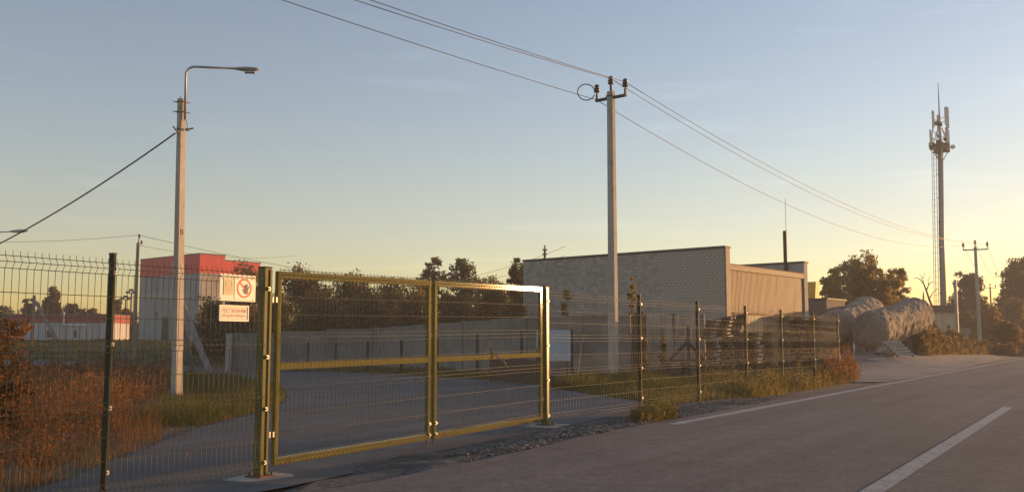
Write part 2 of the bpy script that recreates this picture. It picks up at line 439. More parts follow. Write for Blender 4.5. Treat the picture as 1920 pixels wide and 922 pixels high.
# markings: children of the road
t_edge = st(G(1262, 795))[1]; s_edge = st(G(1262, 795))[0]
def strip(name, s0, s1, t, w, z=.004):
    me = bpy.data.meshes.new(name)
    n = max(2, int((s1 - s0) / 3)); v = []; f = []
    for i in range(n + 1):
        a = s0 + (s1 - s0) * i / n
        v += [(*road_pt(a, t - w/2), z), (*road_pt(a, t + w/2), z)]
    for i in range(n): f.append((2*i, 2*i+1, 2*i+3, 2*i+2))
    me.from_pydata(v, [], f)
    o = link(name, me, M['paint'], road)
    return o
strip('edge_line', s_edge, 400, t_edge, .19)
pd = G(1889, 763); s_d, t_d = st(pd)
strip('centre_line', s_d - 17, s_d, t_d, .18)
for k in range(1, 6): strip('centre_dash', s_d + 14 * k - 6, s_d + 14 * k, t_d, .16)

# driveway and the lane behind it
dl = [(-60, 960), (100, 908), (200, 868), (300, 832), (380, 800), (475, 775), (530, 754), (541, 738), (520, 722), (470, 713), (345, 699), (200, 692), (0, 690), (-400, 688)]
df = [(-400, 675), (60, 677), (200, 681), (340, 686), (500, 693), (720, 701), (900, 713), (1010, 720), (1027, 728), (1100, 739), (1197, 752)]
dn = [(1199, 768), (1020, 806), (880, 833), (700, 874), (560, 908), (440, 930), (250, 985)]
def jag(pts, amp, seed, n=4):
    r = random.Random(seed); out = []
    for a, b in zip(pts[:-1], pts[1:]):
        for i in range(n):
            q = a.lerp(b, i / n); d = amp * q.y / 12
            out.append(q + Vector((r.uniform(-d, d), r.uniform(-d, d), 0)))
    out.append(pts[-1]); return out
drive_left = jag([G(*p) for p in dl[:9]], .05, 1) + [G(*p) for p in dl[9:]]
drive_poly = drive_left + [G(*p) for p in df] + jag([G(*p) for p in dn], .08, 2)
struct(sheet('driveway', [(p.x, p.y) for p in drive_poly], M['drive_asphalt'], .004, 1.5))
# crushed stone apron between the gate and the road
ap = [G(-100, 1090)] + [G(p[0], p[1] - 14) for p in reversed(dn)]   # tucked under the driveway's edge + [G(1290, 762), G(1400, 750), G(1560, 727)] 
ap_w = [(p.x, p.y) for p in ap] + [road_pt(27, -6.0), road_pt(13, -5.98), road_pt(9, -5.6), road_pt(0, -5.45), road_pt(-8, -5.4)]
struct(sheet('gravel_shoulder', ap_w, M['gravel'], -.004, 1.0))
by = [(1586, 700), (1604, 717), (1660, 716), (1720, 708), (1800, 692), (1882, 672), (1860, 665), (1780, 665), (1720, 668), (1690, 662), (1640, 655), (1600, 650), (1545, 655), (1560, 685)]
struct(sheet('bare_yard', [(p.x, p.y) for p in (G(*q) for q in by)], M['bare'], .016, 1.5))

# ------------------------------------------------------------------ fence along the road
FO = Vector((2.39, 18.0, 0))
def fk(px):                                      # distance along the fence line of a picture column
    a = (px - 960) / FPX * 1.0
    # exact enough: near the horizon X/Y = a * cos(pitch)
    a *= math.cos(PITCH)
    return (a * FO.y - FO.x) / (HX - a * HY)
def fpt(k): return Vector((FO.x + HX * k, FO.y + HY * k, 0))
def fz(k, py):                                   # height of picture row py on the fence line at k
    Y = FO.y + HY * k; d = ray(960, py); return HCAM + d[2] / d[1] * Y

def mesh_panel(L, zb, zt, slope=0.0, spacing=.062, r=.0025, bends=None, y0=0.0, hor=True):
    H = zt - zb; b = MB()
    bz = bends or [zb + .07, zb + .37 * H, zb + .63 * H, zt - .09]
    prof = [(0, zb)]
    for c in bz: prof += [(0, c - .05), (-.035, c), (0, c + .05)]
    prof.append((0, zt))
    n = int(round(L / spacing)); sp = L / n
    for i in range(n + 1):
        x = min(max(i * sp, .004), L - .004)
        b.tube([(x, y0 + q[0], q[1] + slope * x) for q in prof], r, 5, cap=False)
    hz = []
    for c in bz: hz += [(c - .05, .004), (c, -.031), (c + .05, .004)]
    for c0, c1 in zip(bz[:-1], bz[1:]):
        g = c1 - c0 - .1; m = max(1, int(round(g / .2)) - 0)
        for j in range(1, m): hz.append((c0 + .05 + g * j / m, .004))
    for z, y in hz:
        b.tube([(0, y0 + y, z), (L, y0 + y, z + slope * L)], r * 1.3, 5, cap=False)
    return b

POSTK = [fk(-625) if False else fk(205) - 3.05, fk(205), fk(495), fk(1020), fk(1199), fk(1308), fk(1398), fk(1465), fk(1525), fk(1571)]
def fence_post_parts(root, k, ztop, clampz):
    p = fpt(k); z0 = gzf(p.x, p.y)
    MB().box((k - root['k0'], 0, (z0 - .25 + ztop) / 2), (.030, .068, ztop - z0 + .25)).build('post', M['darkgreen'], root, bevel=.004)
    MB().box((k - root['k0'], 0, ztop + .008), (.034, .072, .016)).build('post_cap', M['iron'], root)
    for z in clampz:
        b = MB().box((k - root['k0'] + .0, -.044, z), (.024, .018, .035))
        b.tube([(k - root['k0'], -.046, z), (k - root['k0'], -.064, z)], .008, 8)
        b.build('clamp', M['zinc'], root)

def fence(label, ks, tops, zbs, post_idx, k0, spacing=.062, wr=.0025):
    p = fpt(k0)
    r = thing('mesh_fence', label, 'fence', (p.x, p.y, 0), RZ_ROAD); r['k0'] = k0
    for i in post_idx: fence_post_parts(r, ks[i], tops[i] + .04, [tops[i] - .12, tops[i] - .75, tops[i] - 1.3, tops[i] - 1.85])
    for i in range(len(ks) - 1):
        L = ks[i+1] - ks[i]
        b = mesh_panel(L - .02, zbs[i], tops[i], (tops[i+1] - tops[i]) / L * .9, spacing, wr, y0=-.045)
        o = b.build('wire_panel', M['wire'], r, smooth=True); o.location = (ks[i] + .01 - k0, 0, 0)
    del r['k0']
    return r
fence('green welded wire fence carrying the two warning signs, left of the gate', [POSTK[0], POSTK[1], POSTK[2] - .05], [1.97, 1.975, 1.985], [-.10, -.09], [0, 1], POSTK[1])
fence('green welded wire fence running from the gate past the pallets to the yard', [POSTK[3] + .06] + POSTK[4:], [2.06, 2.065, 2.05, 2.05, 2.04, 2.03, 2.03], [.02, .05, .05, .05, .05, .05], [1, 2, 3, 4, 5, 6], POSTK[4], .10, .0017)

def gate_post(label, k, zt, facing):
    p = fpt(k); z0 = gzf(p.x, p.y) - .02
    r = thing('gate_post', label, 'post', (p.x, p.y, z0), RZ_ROAD, 'gate posts')
    MB().box((0, 0, (zt - z0) / 2 + .015), (.10, .10, zt - z0 - .03)).build('upright', M['postgreen'], r, bevel=.006)
    MB().box((0, 0, zt - z0 + .006), (.106, .106, .012)).build('post_cap', M['darkgreen'], r)
    MB().box((facing * .03, -.056, (zt - z0) / 2 + .02), (.028, .014, zt - z0 - .08)).build('stop_strip', M['postgreen'], r)
    for z in (.18, .72, 1.25, zt - z0 - .22):
        b = MB().box((0, -.060, z), (.028, .016, .04)); b.tube([(0, -.066, z), (0, -.082, z)], .009, 8)
        b.build('clamp', M['zinc'], r)
    b = MB(); rot = Matrix.Rotation(.08, 3, 'Z')
    b.box((0, -.03, .012), (.62, .52, .05), rot); b.build('footing', M['concrete'], r, bevel=.008)
    b = MB(); b.box((0, 0, .045), (.22, .22, .012))
    for sx in (-.08, .08):
        for sy in (-.08, .08): b.tube([(sx, sy, .05), (sx, sy, .085)], .012, 6)
    b.build('base_plate', M['rust'], r)
    return r
zL, zR = 2.015, 2.095
gate_post('thick olive gate post beside the warning signs, on a concrete footing', fk(494), zL, 1)
gate_post('olive gate post in front of the pale blue board, on a concrete footing', fk(1021.5), zR, -1)

def gate_leaf(label, ka, kb, za, zb_, zta, ztb, zma, zmb, hinge_left):
    p = fpt(ka); L = kb - ka
    r = thing('gate_leaf', label, 'gate', (p.x, p.y, za), RZ_ROAD, 'gate leaves')
    A = lambda z: z - za
    sl_b, sl_t, sl_m = (zb_ - za) / L, (ztb - zta) / L, (zmb - zma) / L
    W = .055
    for x in (W/2, L - W/2):
        MB().bar((x, 0, A(za) + sl_b * x), (x, 0, A(zta) + sl_t * x), .05, W, up=(1, 0, 0)).build('stile', M['green'], r, bevel=.005)
    for nm, z0, sl, h, off in (('bottom_rail', za, sl_b, .075, .0375), ('top_rail', zta, sl_t, .075, -.0375), ('middle_rail', zma, sl_m, .07, 0)):
        MB().bar((W, 0, A(z0) + sl * W + off), (L - W, 0, A(z0) + sl * (L - W) + off), .048, h).build(nm, M['green'], r, bevel=.005)
    slope = (sl_b + sl_t) / 2
    zb0, zt0 = A(za) + .01, A(zta) + .035
    H = zt0 - zb0
    b = mesh_panel(L - .02, zb0, zt0, slope, y0=-.034, spacing=.064, bends=[zb0 + .04, zb0 + .385 * H, zb0 + .64 * H, zt0 - .07])
    o = b.build('wire_panel', M['wire'], r, smooth=True); o.location.x = .01
    xh = 0 if hinge_left else L; sg = -1 if hinge_left else 1
    for z in (.32, H - .33):
        b = MB().box((xh + sg * .012, 0, z + slope * xh), (.024, .05, .055)); b.tube([(xh + sg * .02, 0, z + slope * xh), (xh + sg * .11, 0, z + slope * xh)], .011, 8)
        b.tube([(xh + sg * .06, 0, z - .03 + slope * xh), (xh + sg * .06, 0, z + .03 + slope * xh)], .02, 8)
        b.build('hinge', M['zinc'], r)
    xm = L - .03 if hinge_left else .03
    MB().tube([(xm, .01, -.07 + sl_b * xm), (xm, .01, .25 + sl_b * xm)], .011, 8).build('drop_bolt', M['rust'], r)
    for z in (.06, .2):
        b = MB().box((xm, -.032, z + sl_b * xm), (.03, .014, .035)); b.tube([(xm, -.036, z + sl_b * xm), (xm, -.055, z + sl_b * xm)], .01, 8)
        b.build('clamp', M['zinc'], r)
    return r
def gk(pa, pb): return fz(fk(pa), pb)
k1, k2, k3, k4 = fk(516), fk(805.5), fk(812), fk(1014.5)
def gl(ya, yb, k):                               # gate lines run straight from the left end to the right end
    za, zb = fz(k1, ya), fz(k4, yb); return za + (zb - za) * (k - k1) / (k4 - k1)
for lab, ka, kb, hl in (('olive wire gate leaf nearest the warning signs, closed', k1, k2, True), ('olive wire gate leaf with the sunlit rail end and a stuck twig, closed', k3, k4, False)):
    gate_leaf(lab, ka, kb, gl(872, 788, ka), gl(872, 788, kb), gl(508, 538, ka), gl(508, 538, kb), gl(687, 664.5, ka), gl(687, 664.5, kb), hl)

# signs on the fence
def flat(name, pts, m, parent, y, th=.001):      # thin printed shape in the sign's own plane
    b = MB().prism(pts, lambda a, c, d: (a, d, c), y - th, y); return b.build(name, m, parent)
def ring(r0, r1, n=40, a0=0, a1=2*math.pi):
    out = [(r1 * math.cos(a0 + (a1 - a0) * i / n), r1 * math.sin(a0 + (a1 - a0) * i / n)) for i in range(n + 1)]
    return out, [(r0 * math.cos(a0 + (a1 - a0) * i / n), r0 * math.sin(a0 + (a1 - a0) * i / n)) for i in range(n + 1)]
def text(body, size, m, parent, x, z, y, width=None, bold=0.0):
    cu = bpy.data.curves.new('lettering', 'FONT'); cu.body = body; cu.size = size; cu.align_x = 'CENTER'; cu.align_y = 'CENTER'; cu.offset = bold
    o = bpy.data.objects.new('lettering', cu); C.objects.link(o)
    bpy.context.view_layer.update()
    me = bpy.data.meshes.new_from_object(o.evaluated_get(bpy.context.evaluated_depsgraph_get()))
    bpy.data.objects.remove(o)
    xs = [v.co.x for v in me.vertices]
    sx = 1.0 if not width else width / (max(xs) - min(xs))
    for v in me.vertices: v.co = Vector((v.co.x * sx, 0, v.co.y))
    return link('lettering', me, m, parent, loc=(x, y, z))
ka, kb = fk(400.8), fk(468.7); L = kb - ka; p = fpt(ka)
zb, zt = fz(ka, 563.5), fz(ka, 512.5); Hs = zt - zb
sg = thing('warning_sign', 'cream no entry sign with black hand in a red ring, on the wire fence', 'sign', (p.x - HX*0, p.y, zb), RZ_ROAD)
MB().box((L/2, -.058, Hs/2), (L, .008, Hs)).build('plate', M['sign'], sg, bevel=.002)
for x in (.02, L - .02):
    for z in (.02, Hs - .02): MB().tube([(x, -.06, z), (x, -.069, z)], .008, 8).build('bolt', M['zinc'], sg)
Y0 = -.0630
# faded notice at the left
cx = L * .235
MB().box((cx, Y0 - .002, Hs * .53), (L * .27, .004, Hs * .60)).build('notice', M['signold'], sg)
nt = MB()
for z0, z1, x0, x1 in ((.50, .74, -.085, .085),):
    for (xa, xb, zc, zd) in ((x0, x1, z0, z0 + .012), (x0, x1, z1 - .012, z1), (x0, x0 + .012, z0, z1), (x1 - .012, x1, z0, z1), (x0, x1, .615, .627)):
        nt.box(((xa + xb)/2 * L + cx, Y0 - .0045, (zc + zd)/2 * Hs), ((xb - xa) * L, .001, (zd - zc) * Hs))
for zc in (.36, .41, .45, .31): nt.box((cx, Y0 - .0045, zc * Hs), (L * .19, .001, .010 * Hs))
nt.build('notice_print', mat('faded_ink', (.36, .31, .16), None, .7), sg)
# the pictogram plate
pc = Vector((L * .665, 0, Hs * .50)); R0 = Hs * .365
MB().box((pc.x, Y0 - .0015, pc.z), (L * .53, .003, Hs * .84)).build('inset_plate', M['signlite'], sg)
o1, i1 = ring(R0 * .80, R0)
b = MB()
n = len(o1) - 1
for i in range(n):
    b.prism([o1[i], o1[i+1], i1[i+1], i1[i]], lambda a, c, d: (pc.x + a, d, pc.z + c), Y0 - .0050, Y0 - .0035)
b.build('red_ring', M['signred'], sg)
b = MB(); b.bar((pc.x - R0 * .63, Y0 - .0043, pc.z + R0 * .63), (pc.x + R0 * .63, Y0 - .0043, pc.z - R0 * .63), .0015, R0 * .20, up=(.7, 0, .7))
b.build('red_slash', M['signred'], sg)
hand = MB(); hc = Vector((pc.x + R0 * .22, 0, pc.z - R0 * .24))
def hp(a, c, d): return (hc.x + a * R0, d, hc.z + c * R0)
palm = [(-.22, .15), (-.30, -.05), (-.20, -.28), (-.05, -.36), (.12, -.34), (.24, -.18), (.30, .10), (.22, .20), (0, .24)]
hand.prism(palm, hp, Y0 - .0065, Y0 - .0053)
for (x0, z0, x1, z1, w) in ((-.17, .12, -.20, .55, .10), (-.03, .18, .00, .68, .10), (.11, .17, .21, .64, .10), (.23, .10, .46, .48, .09), (-.22, -.02, -.50, .08, .11)):
    d = Vector((x1 - x0, z1 - z0)).normalized(); nn = Vector((-d.y, d.x)) * w / 2
    hand.prism([(x0 + nn.x, z0 + nn.y), (x0 - nn.x, z0 - nn.y), (x1 - nn.x * .7, z1 - nn.y * .7), (x1 + d.x * .05, z1 + d.y * .05), (x1 + nn.x * .7, z1 + nn.y * .7)], hp, Y0 - .0065, Y0 - .0053)
hand.build('hand_symbol', M['signblack'], sg)
ka, kb = fk(401.5), fk(456.8); L = kb - ka; p = fpt(ka); zb, zt = fz(ka, 601.5), fz(ka, 571); Hs = zt - zb
s2 = thing('warning_sign', 'small framed sign with two lines of red lettering under the hand sign', 'sign', (p.x, p.y, zb), RZ_ROAD)
MB().box((L/2, -.056, Hs/2), (L, .008, Hs)).build('plate', M['sign'], s2)
b = MB(); e = .024
for (x0, x1, z0, z1) in ((0, L, Hs - .014, Hs), (0, L, 0, .014), (0, .014, .014, Hs - .014), (L - .014, L, .014, Hs - .014)): b.box(((x0 + x1)/2, -.062, (z0 + z1)/2), (x1 - x0, .006, z1 - z0))
b.build('frame', M['sign'], s2)
b = MB()
for (x0, x1, z0, z1) in ((e, L - e, Hs - e, Hs - e + .003), (e, L - e, e - .003, e), (e - .003, e, e, Hs - e), (L - e, L - e + .003, e, Hs - e)): b.box(((x0 + x1)/2, -.0606, (z0 + z1)/2), (x1 - x0, .001, z1 - z0))
b.build('border_line', M['signtext'], s2)
text('ПОСТОРОННИМ', Hs * .36, M['signtext'], s2, L/2, Hs * .63, -.0612, L * .80)
text('ВХОД ВОСПРЕЩЕН', Hs * .26, M['signtext'], s2, L/2, Hs * .33, -.0612, L * .78)

# twig caught in the gate, dry stick by the fence
def stick(label, pts, r, name='dry_stick'):
    o = MB()
    for pl, rad in pts:
        o.tube(pl, [rad * (1 - .6 * i / (len(pl) - 1)) for i in range(len(pl))], 5)
    base = Vector(pts[0][0][0])
    o.v = [tuple(Vector(v) - base) for v in o.v]
    ob = o.build(name, M['stick']); ob.location = base
    return tag(ob, label, 'stick')
def tw(lst, Y): return [at(x, y, Y) for x, y in lst]
Yt = FO.y + HY * fk(930) - .10
stick('forked dry twig caught in the mesh of the gate leaf', [(tw([(950, 686), (944, 676), (935, 671), (928, 664), (920, 650), (915, 640), (913, 634)], Yt), .011), (tw([(944, 676), (949, 671)], Yt), .006), (tw([(945, 677), (950, 681)], Yt), .006),
    (tw([(917, 645), (924, 636)], Yt), .006), (tw([(915, 637), (903, 633)], Yt), .006), (tw([(934, 669), (934, 656)], Yt), .008)], 1)
Yt = 22.0
pb = G(1081, 722)
stick('tall thin dry stick standing in the grass before the pole', [([pb] + tw([(1084, 700), (1087, 670), (1090, 645), (1094, 632), (1098, 625)], pb.y), .014), (tw([(1094, 633), (1103, 630)], pb.y), .006), (tw([(1086, 690), (1082, 697)], pb.y), .006)], 1)

# ------------------------------------------------------------------ poles
def tapered_pole(w0, d0, w1, d1, z0, z1, ch=.02):
    b = MB(); v = []
    for (w, d, z) in ((w0, d0, z0), (w1, d1, z1)):
        c = ch
        o = [(-w/2 + c, -d/2), (w/2 - c, -d/2), (w/2, -d/2 + c), (w/2, d/2 - c), (w/2 - c, d/2), (-w/2 + c, d/2), (-w/2, d/2 - c), (-w/2, -d/2 + c)]
        v += [(x, y, z) for x, y in o]
    b.v = v; b.f = [tuple(range(8))[::-1], tuple(range(8, 16))] + [(i, (i+1) % 8, 8 + (i+1) % 8, 8 + i) for i in range(8)]
    return b

# street lamp
g = G(331, 744); lz = g.z
zt = at(336, 186, g.y).z - lz
lamp = thing('street_lamp', 'concrete street lamp with a curved arm, nearest one in the left grass', 'street lamp', g, RZ_ROAD)
lamp.matrix_world = Matrix.Translation(g) @ Matrix.Rotation(-.017, 4, 'Y') @ Matrix.Rotation(RZ_ROAD + .07, 4, 'Z')
tapered_pole(.27, .18, .19, .14, -.4, zt).build('pole', M['concrete'], lamp)
inv = Matrix.Rotation(-RZ_ROAD - .07, 3, 'Z')
def loc(px, py, Y): return inv @ (at(px, py, Y) - Vector(g))
b = MB(); z_b = zt - .55
top = at(346, 135, g.y).z - lz
arm = [(.0, -.13, z_b), (.0, -.13, top - .1)]
ax = inv @ Vector((1.0, .12, 0)).normalized()
a0 = Vector((.0, -.13, top - .1))
for i in range(1, 7):
    th = math.pi / 2 * i / 6; arm.append(a0 + ax * (.22 * (1 - math.cos(th))) + Vector((0, 0, .22 * math.sin(th))))
ae = Vector(arm[-1]) + ax * .98 + Vector((0, 0, -.03)); arm.append(ae)
b.tube(arm, .03, 10).build('arm', M['lampgrey'], lamp, smooth=True)
# lamp head: a flattened cobra head
hd = MB(); nseg = 12
ay = Vector((-ax.y, ax.x, 0))
prof = [(0, .035, .035, .0), (.08, .05, .045, 0), (.18, .09, .06, -.01), (.40, .12, .085, -.03), (.58, .10, .055, -.02), (.68, .04, .02, .0)]
base = len(hd.v)
for (d, hw, hh, dz) in prof:
    for k in range(nseg):
        a = 2*math.pi*k/nseg; up = math.sin(a)
        q = ae + ax * (d - .03) + ay * (math.cos(a) * hw) + Vector((0, 0, up * hh * (.5 if up > 0 else 1.0) + .01 - .02 * d))
        hd.v.append(tuple(q))
for i in range(len(prof) - 1):
    for k in range(nseg):
        k2 = (k+1) % nseg; hd.f.append((i*nseg+k, i*nseg+k2, (i+1)*nseg+k2, (i+1)*nseg+k))
hd.f.append(tuple(range(nseg))[::-1]); hd.f.append(tuple((len(prof)-1)*nseg + k for k in range(nseg)))
head = hd.build('lamp_head', M['lampgrey'], lamp, smooth=True)
MB().box(ae + ax * .40 + Vector((0, 0, -.098)), (.26, .17, .02), Matrix((ax, ay, Vector((0, 0, 1)))).transposed()).build('lens', M['lens'], head)
for z in (zt - .08, zt - .34):
    b = MB()
    for y in (-.10, .10): b.box((0, y, z), (.40, .016, .016))
    for x in (-.12, .12): b.box((x, 0, z), (.016, .21, .016))
    b.build('clamp_band', M['iron'], lamp)
b = MB().tube([(-.12, -.02, zt - .82), (-.22, -.06, zt - .86), (-.34, -.10, zt - .80)], .02, 6)
b.tube([(-.2, -.05, zt - .86), (-.24, .05, zt - .74)], .012, 5); b.box((-.13, -.03, zt - .85), (.06, .05, .14)); b.build('cable_bracket', M['iron'], lamp)
b = MB().box((.06, -.16, zt - .80), (.09, .06, .06)); b.tube([(.1, -.2, zt - .78), (.15, -.27, zt - .76)], .02, 6); b.tube([(.06, -.16, zt - .75), (.02, -.13, zt - .5)], .008, 5)
b.build('hook', M['iron'], lamp)
b = MB()
for z0, z1, x0, x1 in ((3.62, 3.63, -.03, .03), (3.74, 3.75, -.03, .03), (3.62, 3.75, -.035, -.025), (3.62, 3.75, .025, .035)):
    b.box(((x0 + x1)/2, -.082, (z0 + z1)/2 + .43), (x1 - x0, .012, z1 - z0))
b.build('stencil_mark', M['iron'], lamp)
MB().tube([(0.0, .05, zt - .02), (0.0, .05, zt + .09)], .008, 5).build('pin', M['iron'], lamp)
LAMP = lamp; LAMP_Z = lz

def sagwire(label, a, b_, sag, r, m, name='overhead_wire', cat='wire', group=None, n=28):
    a = Vector(a); b_ = Vector(b_)
    pts = []
    for i in range(n + 1):
        t = i / n; q = a.lerp(b_, t); q.z -= 4 * sag * t * (1 - t); pts.append(q - a)
    o = MB().tube(pts, r, 5).build(name, m, None, smooth=True); o.location = a
    return tag(o, label, cat, group)
sagwire('thick black cable drooping from the street lamp towards the left edge', at(328.5, 250, g.y), at(-210, 545, 34), .45, .021, M['cable'], 'lamp_cable', 'cable')

def insulator(root, x, y, z, s=1.0):
    MB().tube([(x, y, z - .12*s), (x, y, z + .03*s)], .022*s, 8).build('pin', M['iron'], root)
    MB().lathe([(.03*s, 0), (.085*s, .01*s), (.095*s, .05*s), (.055*s, .07*s), (.085*s, .09*s), (.09*s, .125*s), (.05*s, .15*s), (.07*s, .17*s), (.075*s, .205*s), (.05*s, .235*s), (.03*s, .25*s)], 14, (x, y, z)).build('insulator', M['ins'], root, smooth=True)

def power_pole(label, base, ztop, arm, w=(.25, .28, .20, .22), s=1.0, rz=RZ_ROAD, m=None, loop=False, group=None):
    r = thing('power_pole', label, 'power pole', base, rz, group)
    h = ztop - base[2]
    tapered_pole(w[0], w[1], w[2], w[3], -.4, h).build('pole', m or M['concrete'], r)
    # arm runs across the line: local y
    MB().bar((0, -arm, h - .22), (0, arm, h - .22), .09, .09).build('crossarm', M['iron'], r)
    b = MB()
    for x in (-w[2]/2 - .012, w[2]/2 + .012): b.box((x, 0, h - .16), (.014, w[3] + .06, .04))
    for y in (-w[3]/2 - .012, w[3]/2 + .012): b.box((0, y, h - .16), (w[2] + .04, .014, .04))
    b.build('clamp_band', M['iron'], r)
    for y in (-arm + .04, arm - .04):
        MB().box((0, y, h - .10), (.06, .06, .2)).build('bracket', M['iron'], r)
        insulator(r, 0, y, h + .06, s)
    MB().tube([(0, .0, h - .3), (0, 0, h + .25)], .035*s, 8).build('top_pin', M['iron'], r)
    insulator(r, 0, 0, h + .25, s)
    if loop:
        c = Vector((0, arm - .04, h + .05))
        pts = [c + Vector((-.12 - .2 * (1 - math.cos(a)) , .22 * (1 - math.cos(a)), .28 * math.sin(a))) for a in np.linspace(.15, 2*math.pi - .3, 26)]
        MB().tube(pts, .018, 6).build('jumper_loop', M['cable'], r, smooth=True)
    return r, [Vector(base) + Matrix.Rotation(rz, 3, 'Z') @ Vector((0, y, h + e)) for y, e in ((arm - .04, .28), (0, .50), (-arm + .04, .28))]
gb = at(1151, 711, 32); gb.z = gzf(gb.x, gb.y)
zt = at(1151, 172, 32).z
pp, ins0 = power_pole('tall concrete power pole with three insulators, beyond the fence beside the brick shed', gb, zt, .62, rz=math.radians(50), loop=True, s=1.15)
ins0[0].z = at(1122, 180, 32).z
gb2 = at(1837, 640, 80); gb2.z = gzf(gb2.x, gb2.y); zt2 = at(1831, 463, 80).z
pp2, ins1 = power_pole('concrete power pole standing between the antenna tower and the right edge', gb2, zt2, .95, s=1.3, rz=math.radians(62))
names3 = ['lower', 'upper', 'roadside']
labs = ['lowest of the wires running from the tall pole to the far right pole', 'middle wire running from the tall pole to the far right pole', 'topmost wire running from the tall pole to the far right pole']
for i in range(3): sagwire(labs[i], ins0[i] - Vector((0, 0, .05)), ins1[i] - Vector((0, 0, .05)), (1.75, 1.45, 1.35)[i], .012, M['alu'], n=40)
labs = ['lowest wire rising from the tall pole to the top left of the frame', 'left one of the twin wires rising from the tall pole to the top', 'right one of the twin wires rising from the tall pole to the top']
for i, (px, py) in enumerate(((555, 0), (690, 0), (718, 0))):
    e = at(px, py, (21.6, 22.8, 22.9)[i]); d = e - ins0[i]
    far = ins0[i] + d * 3.2; far.z = ins0[i].z + (d.z) * 3.2 + .9
    sg_ = .9 / (4 * (1/3.2) * (1 - 1/3.2)) * (1/3.2) + .0
    sagwire(labs[i], ins0[i] - Vector((0, 0, .05)), far, .42, .011, M['cable'], n=50)
gb3 = at(1885, 632, 150); gb3.z = gzf(gb3.x, gb3.y)
pp3, ins2 = power_pole('distant power pole against the dark trees at the right edge', gb3, at(1884, 515, 150).z, .9, s=1.6, rz=math.radians(62))
for i in range(3): sagwire(('left', 'middle', 'right')[i] + ' wire falling from the right power pole to the distant one', ins1[i], ins2[i], 1.9, .014, M['alu'])
gb4 = at(1861, 632, 185); gb4.z = gzf(gb4.x, gb4.y)
power_pole('small dark distant pole between the two right power poles', gb4, at(1860, 538, 185).z, 1.2, s=1.6, rz=math.radians(100), m=M['darkwood'])

# old pole at the left with its wires
b0 = at(250, 687, 55); b0.z = gzf(b0.x, b0.y)
zt = at(252, 455, 55).z
op = thing('power_pole', 'old slim pole left of the red building', 'power pole', b0, math.radians(20))
h = zt - b0.z
tapered_pole(.22, .22, .17, .17, -.4, h).build('pole', mat('old_pole', (.22, .17, .13), (.30, .24, .19), .9, 5.0), op)
MB().tube([(0, 0, h - .3), (.05, 0, h + .35)], .03, 6).build('top_pin', M['iron'], op)
insulator(op, .05, 0, h + .3, .8)
MB().bar((-.05, -.15, h - .12), (.2, .2, h - .05), .05, .05).build('bracket', M['iron'], op)
insulator(op, .18, .17, h - .02, .7)
wt = Vector((b0.x, b0.y, zt + .45))
sagwire('thin wire from the old slim pole to the left edge', wt, at(-80, 450, 75), .25, .012, M['alu'])
sagwire('thin upper wire from the old slim pole to behind the gate trees', wt, at(1010, 548, 92), .9, .014, M['alu'])
sagwire('thin lower wire from the old slim pole past the street lamp', wt - Vector((0, 0, .6)), at(560, 478, 100), .5, .012, M['alu'])
sagwire('thin wire sloping above the trees to the brick shed', at(830, 528, 75), at(1060, 462, 62), .3, .012, M['alu'])
sagwire('second thin wire sloping above the trees to the brick shed', at(880, 528, 75), at(1060, 478, 62), .3, .012, M['alu'])

# braced poles
def braced(label, base_px, Y, zt_px, struts, w=.2, rz=.4):
    b = at(base_px[0], base_px[1], Y); b.z = gzf(b.x, b.y); ztp = at(base_px[0], zt_px, Y).z
    r = thing('braced_pole', label, 'pole', b, 0)
    tapered_pole(w, w, w * .8, w * .8, -.3, ztp - b.z).build('pole', M['wallconc'], r)
    for (x0, y0, x1, y1, Y1) in struts:
        p = at(x0, y0, Y) - b; q = at(x1, y1, Y1); q.z = gzf(q.x, q.y) - .2; q = q - b
        MB().bar(p, q, w, w, up=(0, 1, 0)).build('strut', M['wallconc'], r)
    return r
braced('grey pole with two slanting struts behind the street lamp', (334, 680), 50, 552, [(336, 556, 399, 682, 47), (336, 575, 364, 672, 52)], .24)
braced('thin pole with a slanting strut before the white building', (60, 640), 92, 553, [(68, 566, 109, 641, 90)], .26)

# far street lamp at the left edge
b0 = at(-40, 660, 48); b0.z = gzf(b0.x, b0.y)
fl = thing('street_lamp', 'far street lamp whose head reaches in at the left edge', 'street lamp', b0, 0)
h = at(0, 436, 48).z - b0.z
tapered_pole(.2, .25, .15, .18, -.4, h - .5).build('pole', M['concrete'], fl)
MB().tube([(0, -.12, h - 1), (0, -.12, h - .25), (.1, -.12, h - .06), (.3, -.12, h), (1.35, -.12, h + .03)], .03, 8).build('arm', M['lampgrey'], fl, smooth=True)
b = MB().tube([(1.3, -.12, h + .04), (1.4, -.12, h + .05), (1.75, -.12, h + .06), (2.0, -.12, h + .07), (2.22, -.12, h + .08)], [.04, .06, .09, .08, .03], 10)
b.build('lamp_head', M['lampgrey'], fl, smooth=True)

# floodlight masts far left
for px, yt in ((233, 560), (243, 548)):
    b0 = at(px, 640, 150); b0.z = 0.5
    fm = thing('floodlight_mast', 'far floodlight mast, the ' + ('shorter' if px == 233 else 'taller') + ' one beside the old slim pole', 'mast', b0, 0)
    h = at(px, yt, 150).z - .5
    MB().tube([(0, 0, -1), (0, 0, h)], .12, 6).build('pole', M['iron'], fm)
    for dx, dz in ((-.5, 0), (.5, 0), (0, .35)): MB().box((dx, -.15, h + dz), (.6, .3, .35)).build('floodlight', M['iron'], fm)
